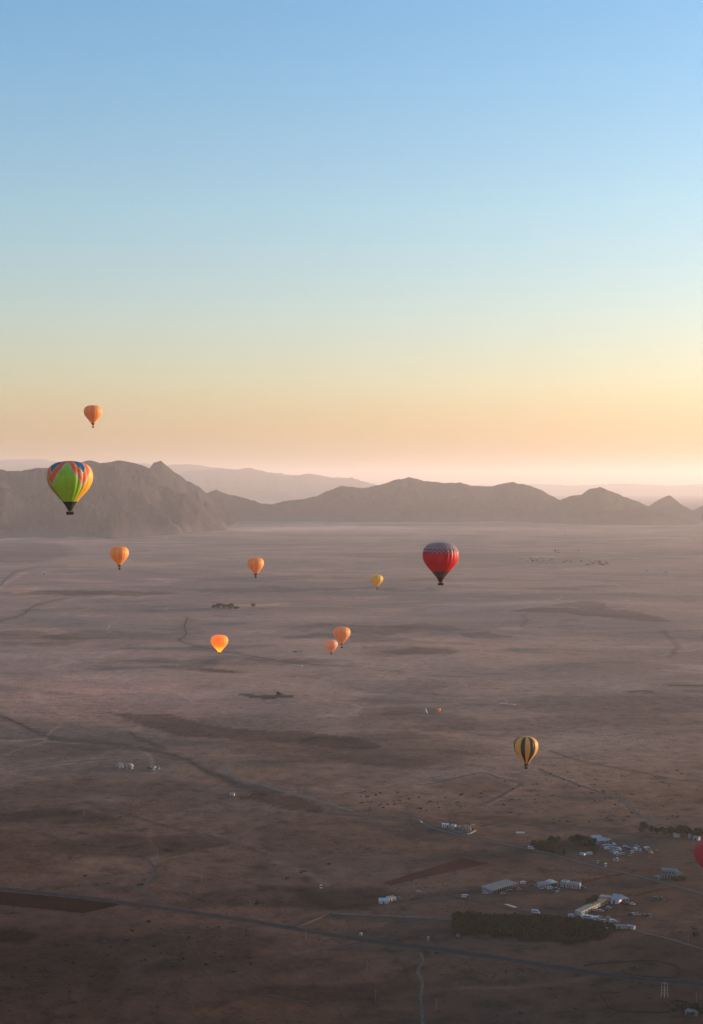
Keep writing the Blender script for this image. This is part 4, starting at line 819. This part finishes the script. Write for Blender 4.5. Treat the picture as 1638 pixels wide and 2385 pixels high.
# ---------------------------------------------------------------- hot-air balloons
def fabric(name, trans=.45):
    k = Mat(name, .55); at_ = k.n('ShaderNodeAttribute', attribute_name='dye')
    q = k.noise(k.pos(), .35, 4, .6); c = k.mix(k.fr(q, .2, .8), k.mix(1.0, at_.outputs['Color'], (.86, .86, .86), 'MULTIPLY'), at_.outputs['Color'])
    k.col(c); k.b.inputs['Roughness'].default_value = .5; k.b.inputs['Specular IOR Level'].default_value = .3
    tr = k.n('ShaderNodeBsdfTranslucent'); k.l(c, tr.inputs[0]); mx = k.n('ShaderNodeMixShader'); mx.inputs[0].default_value = trans
    k.l(k.b.outputs[0], mx.inputs[1]); k.l(tr.outputs[0], mx.inputs[2]); k.l(mx.outputs[0], k.t.nodes['Material Output'].inputs[0])
    k.bump(k.noise(k.pos(1, 1, .25), 1.3, 3), .25, .12)
    return k.m
FAB = fabric('balloon_fabric'); WICK = plain('wicker', (.035, .024, .014), .9, .3, 3.0); BLK = plain('black_fabric', (.012, .012, .013), .8, .1)
PROF = [(0, .0), (.006, .10), (.02, .20), (.045, .285), (.08, .345), (.13, .392), (.19, .424), (.26, .441), (.32, .444), (.39, .437), (.46, .417), (.53, .382), (.60, .334), (.67, .274), (.75, .203), (.82, .148), (.88, .104), (.94, .068), (1.0, .040)]
def prof_at(t):
    for (a, ra), (b, rb) in zip(PROF, PROF[1:]):
        if t <= b: return ra + (rb - ra) * (t - a) / (b - a)
    return PROF[-1][1]
ROWS = []
for (a, _), (b, _) in zip(PROF, PROF[1:]): ROWS += [a, (a + b) / 2]
ROWS.append(1.0)
def balloon(label, cx, top, bot, wpx, real_w, dye, ngore, skirt, basket_top=None, basket_bot=None, basket_w=8, split=True, rz=0.0, seg=6, bulge=.03, skirt_col=None, group=None, name='hot_air_balloon', lean=0.0):
    """top/bot are the photo rows of the envelope's crown and mouth; dye(t, deg) gives the cloth colour at height t (0 crown) and bearing deg (0 faces the viewer, + to the right)"""
    bb = basket_bot or bot + 3; bt = basket_top or bot + 1
    D = real_w * F / wpx; r1 = ray(cx, bb); P0 = Vector((0, 0, CAMZ)) + r1 * (D / r1.y); px2m = D / F
    Hh = (bot - top) * px2m; zb = (bb - bot) * px2m
    t = thing(name, label, 'hot-air balloon', P0, 0.0, group); t.rotation_euler = (0, lean, 0)
    face = math.atan2(-P0.x, -P0.y)          # bearing of the viewer from the balloon
    sc = (real_w / 2) / .444 ; rows = [v for v in ROWS if v <= skirt + 1e-6] + ([skirt] if skirt not in ROWS else [])
    def pt(tt, deg, u=0.0):
        k = prof_at(tt) * sc * (1 + bulge * math.sin(math.pi * u) ** .8 * min(1, tt * 12) * min(1.0, (1.02 - tt) * 4))
        b = face - R(deg)                      # + deg = to the viewer's right
        return (math.sin(b) * k, math.cos(b) * k, zb + Hh * (1 - tt))
    step = 360.0 / ngore; env = None
    if split:                                  # crown cap that closes the top; the gores hang from it
        V = [(0, 0, zb + Hh * 1.0005)] + [pt(.012, j * 15) for j in range(24)]; V = [(x, y, z + .06) for x, y, z in V]
        env = mesh_obj('envelope', V, [(0, 1 + j, 1 + (j + 1) % 24) for j in range(24)], FAB, t, None, True)
        ca = env.data.color_attributes.new('dye', 'FLOAT_COLOR', 'CORNER'); ca.data.foreach_set('color', list(dye(.005, 0, 0)) * 72)
    envV = []; envF = []; envC = []
    for g in range(ngore):
        V = []; Fc = []; C = []
        for i, tt in enumerate(rows):
            for j in range(seg + 1): V.append(pt(tt, rz + g * step + step * j / seg, j / seg))
        for i in range(len(rows) - 1):
            for j in range(seg):
                a = i * (seg + 1) + j; Fc.append((a, a + seg + 1, a + seg + 2, a + 1))
                dg = (rz + g * step + step * (j + .5) / seg + 180) % 360 - 180
                C += list(dye((rows[i] + rows[i + 1]) / 2, dg, g)) * 4
        if split:
            o = mesh_obj('gore', V, Fc, FAB, env, None, True); ca = o.data.color_attributes.new('dye', 'FLOAT_COLOR', 'CORNER'); ca.data.foreach_set('color', C)
        else:
            k = len(envV); envV += V; envF += [tuple(k + q for q in f) for f in Fc]; envC += C
    if not split:
        o = mesh_obj('envelope', envV, envF, FAB, t, None, True); ca = o.data.color_attributes.new('dye', 'FLOAT_COLOR', 'CORNER'); ca.data.foreach_set('color', envC)
    # dark flame-proof band and mouth
    sr = [skirt + (1 - skirt) * i / 6 for i in range(7)]; n = 24
    V = [tuple(c * (1.004 if q < 2 else 1) for q, c in enumerate(pt(tt, j * 360 / n))) for tt in sr for j in range(n)]
    Fc = [(i * n + j, i * n + (j + 1) % n, (i + 1) * n + (j + 1) % n, (i + 1) * n + j) for i in range(6) for j in range(n)]
    mesh_obj('mouth_skirt', V, Fc, skirt_col or BLK, t, None, True)
    # basket, burner, wires
    bw = basket_w * px2m; bh = max(.5, (bb - bt) * px2m); bd = bw * .55
    prf = [(-bw * .46, 0), (bw * .46, 0), (bw * .5, bh * .92), (-bw * .5, bh * .92)]
    MB().prism(prf, -bd / 2, bd / 2).build('basket', WICK, t)
    MB().box(-bw * .52, bw * .52, -bd * .54, -bd * .44, bh * .922, bh).box(-bw * .52, bw * .52, bd * .44, bd * .54, bh * .922, bh).box(-bw * .52, -bw * .46, -bd * .438, bd * .438, bh * .922, bh).box(bw * .46, bw * .52, -bd * .438, bd * .438, bh * .922, bh).build('basket_rim', BLK, t)
    if zb > bh * 1.2:
        m_ = (bh + zb) / 2; MB().box(-bw * .16, bw * .16, -bw * .12, bw * .12, m_ - bh * .12, m_ + bh * .12).build('burner', M['dark'], t)
        for sx in (-1, 1):
            for sy in (-1, 1):
                e = .07; x0, y0, x1, y1 = sx * bw * .46, sy * bd * .46, sx * .03 * sc, sy * .03 * sc
                MB().poly([(x0 - e, y0, bh), (x0 + e, y0, bh), (x0, y0 + e, bh), (x1 - e, y1, zb), (x1 + e, y1, zb), (x1, y1 + e, zb)], [(0, 1, 4, 3), (1, 2, 5, 4), (2, 0, 3, 5)]).build('suspension_wire', BLK, t)
    return t, P0, Hh, zb, sc

ORG = (.92, .42, .14, 1)
def plain_dye(c, k=.10):
    return lambda t, d, g: tuple(v * (1 - k * (g % 2)) for v in c[:3]) + (1,)
G_, O_, Bl, Wh, Y_ = (.38, .78, .05, 1), (.80, .17, .03, 1), (.01, .16, .34, 1), (.58, .52, .46, 1), (.85, .48, .03, 1)
def dye_multi(t, d, g):
    r_ = ((d + 9 + 45) % 90) - 45; petal = int(((d + 9 + 45) % 360) // 90)
    body = G_ if petal in (0, 2) else (Y_ if petal == 1 else (.34, .42, .05, 1))
    if petal == 0 and t < .30: body = (.30, .74, .08, 1)
    s = (t - .035) / .52; a = abs(r_)
    if s > 0 and a < 45 * s: return body
    if a < 45 * s + (6.5 + 2 * max(0, s)): return Wh if t > .03 else O_
    edge = 23 + 22 * min(1, max(0, t / .235))
    if t < .235 and a > edge: return Bl
    if t < .26 and a > edge - 4: return Wh
    if petal == 0 and r_ > 0 and ((t - .275) / .045) ** 2 + ((a - 33) / 7) ** 2 < 1: return (.60, .30, .30, 1)
    return O_
balloon('large green, orange and blue petal-patterned balloon in front of the left hills', 163.5, 1073.6, 1189.4, 103, 22, dye_multi, 24, .815, 1192, 1199, 16.5, True, -9, 5, .035)
SL, RD, DG = (.33, .34, .32, 1), (.76, .010, .022, 1), (.15, .10, .09, 1)
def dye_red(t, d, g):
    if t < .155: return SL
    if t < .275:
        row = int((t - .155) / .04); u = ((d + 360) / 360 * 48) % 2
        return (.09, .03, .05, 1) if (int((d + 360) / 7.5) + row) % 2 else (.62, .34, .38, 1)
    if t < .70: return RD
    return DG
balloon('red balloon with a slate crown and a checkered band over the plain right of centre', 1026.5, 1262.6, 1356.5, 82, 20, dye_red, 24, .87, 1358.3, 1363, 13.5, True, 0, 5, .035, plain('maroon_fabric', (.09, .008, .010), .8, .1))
NV, YL = (.012, .030, .050, 1), (.88, .50, .10, 1)
STR = [NV, YL, NV, YL, YL, NV, YL, YL, NV, YL, YL, NV, YL, NV, YL, YL]
def dye_stripe(t, d, g):
    d = (d + 360) % 360; s = d if d < 180 else d - 360
    for a, b, c in ((-180, -150, YL), (-150, -125, NV), (-125, -92, YL), (-92, -64, NV), (-64, -26, YL), (-26, -4.5, NV), (-4.5, 21, YL), (21, 45, NV), (45, 78, YL), (78, 100, NV), (100, 130, YL), (130, 152, NV), (152, 181, YL)):
        if a <= s < b: return c
    return YL
balloon('yellow and navy vertically striped balloon low over the lower right plain', 1225.5, 1714, 1785.5, 56, 18, dye_stripe, 16, .90, 1786.8, 1790.8, 7, True, -4.5, 9, .03, plain('brown_mouth', (.045, .03, .018), .8, .1))
OR_ = [('orange balloon highest in the sky at the left', 217, 943.8, 990.5, 41.5, .905, 993, 996.5, 4, ORG), ('orange balloon low in front of the plain below the large green one', 278.5, 1272, 1320.8, 43, .90, 1323, 1327, 4.5, (.94, .46, .12, 1)),
       ('orange balloon between the left hills and the red balloon', 596, 1298, 1341, 37.5, .87, 1342.5, 1346, 4.5, (.94, .45, .13, 1)), ('orange balloon, upper and larger one of the overlapping pair', 796.5, 1459.5, 1502, 39.5, .94, 1506, 1509.5, 4, (.92, .45, .18, 1))]
for lb, cx, tp, bt, w, sk, b0, b1, bwid, c in OR_:
    balloon(lb, cx, tp, bt, w, 18, plain_dye(c), 20, sk, b0, b1, bwid, False, rnd.uniform(0, 18), 5, .022, plain('maroon_band', (.07, .02, .015), .8, .1), 'orange balloons drifting over the plain')
balloon('small pale orange balloon, lower left one of the overlapping pair', 771.7, 1490, 1522.5, 29.5, 15, plain_dye((.95, .50, .27, 1)), 20, .88, 1522.8, 1525, 3, False, 4, 5, .04, plain('maroon_mouth', (.07, .02, .015), .8, .1), 'orange balloons drifting over the plain')
balloon('smallest balloon, plain yellow, left of the red one', 878.5, 1338.5, 1368.5, 27, 16, plain_dye((.88, .58, .10, 1)), 18, .93, 1370.5, 1373.5, 3, False, 3, 5, .04, plain('brown_band', (.06, .04, .02), .8, .1))
t, P0, Hh, zb, sc = balloon('glowing bright orange balloon with its burner lit, left of centre', 511.5, 1478.5, 1521, 39.5, 18, plain_dye((.85, .36, .06, 1)), 20, .94, 1521.5, 1523, 3.5, False, 4, 5, .035, plain('brown_lip', (.10, .03, .01), .8, .1), 'orange balloons drifting over the plain')
km = bpy.data.materials.new('burner_flame'); km.use_nodes = True; kb = km.node_tree.nodes['Principled BSDF']; kb.inputs['Emission Color'].default_value = (1, .45, .12, 1); kb.inputs['Emission Strength'].default_value = 6
V = [(math.cos(j * .785) * r_, math.sin(j * .785) * r_, zb + z) for z, r_ in ((.6, .25), (1.8, .6), (3.5, .4)) for j in range(8)] + [(0, 0, zb + 5.5)]
mesh_obj('burner_flame', V, [(i * 8 + j, i * 8 + (j + 1) % 8, i * 8 + 8 + (j + 1) % 8, i * 8 + 8 + j) for i in range(2) for j in range(8)] + [(16 + j, 16 + (j + 1) % 8, 24) for j in range(8)], km, t)
ld = bpy.data.lights.new('burner_light', 'POINT'); ld.energy = 1500; ld.color = (1, .55, .2); ld.shadow_soft_size = 1.2
lo_ = bpy.data.objects.new('burner_light', ld); COL.objects.link(lo_); lo_.location = P0 + Vector((0, 0, zb + 7.5))
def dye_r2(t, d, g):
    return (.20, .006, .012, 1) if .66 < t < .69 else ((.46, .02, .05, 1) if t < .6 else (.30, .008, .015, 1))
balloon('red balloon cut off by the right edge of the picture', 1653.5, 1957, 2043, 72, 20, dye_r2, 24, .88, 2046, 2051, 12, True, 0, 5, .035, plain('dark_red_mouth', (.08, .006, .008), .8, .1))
# the small one still on the ground, catching the first sun
q = at(1023.5, 1662); px2m = q.y / F
def dye_low(t, d, g): return (.85, .36, .10, 1)
balloon('tiny orange balloon just being inflated on the dark middle plain', 1023.5, 1649, 1660, 7, 7 * px2m, dye_low, 14, .93, 1660.2, 1661.6, 2.5, False, 0, 4, .04)
ca_ = at(995, 1662); tt_ = thing('deflated_envelope', 'limp pale envelope held upright beside the tiny orange balloon', 'hot-air balloon', ca_)
V = []; Fc = []
for i in range(9):
    a = i / 8; w = .5 + 1.5 * math.sin(math.pi * min(1, a + .1)); z = a * 8.5
    for j in range(8): V.append((math.cos(j * .785) * w - 2.4 * math.sin(a * 2.6), math.sin(j * .785) * w * .7, z))
for i in range(8): Fc += [(i * 8 + j, i * 8 + (j + 1) % 8, i * 8 + 8 + (j + 1) % 8, i * 8 + 8 + j) for j in range(8)]
Fc.append(tuple(range(64, 72)))
mesh_obj('cloth', V, Fc, M['tan'], tt_, None, True)
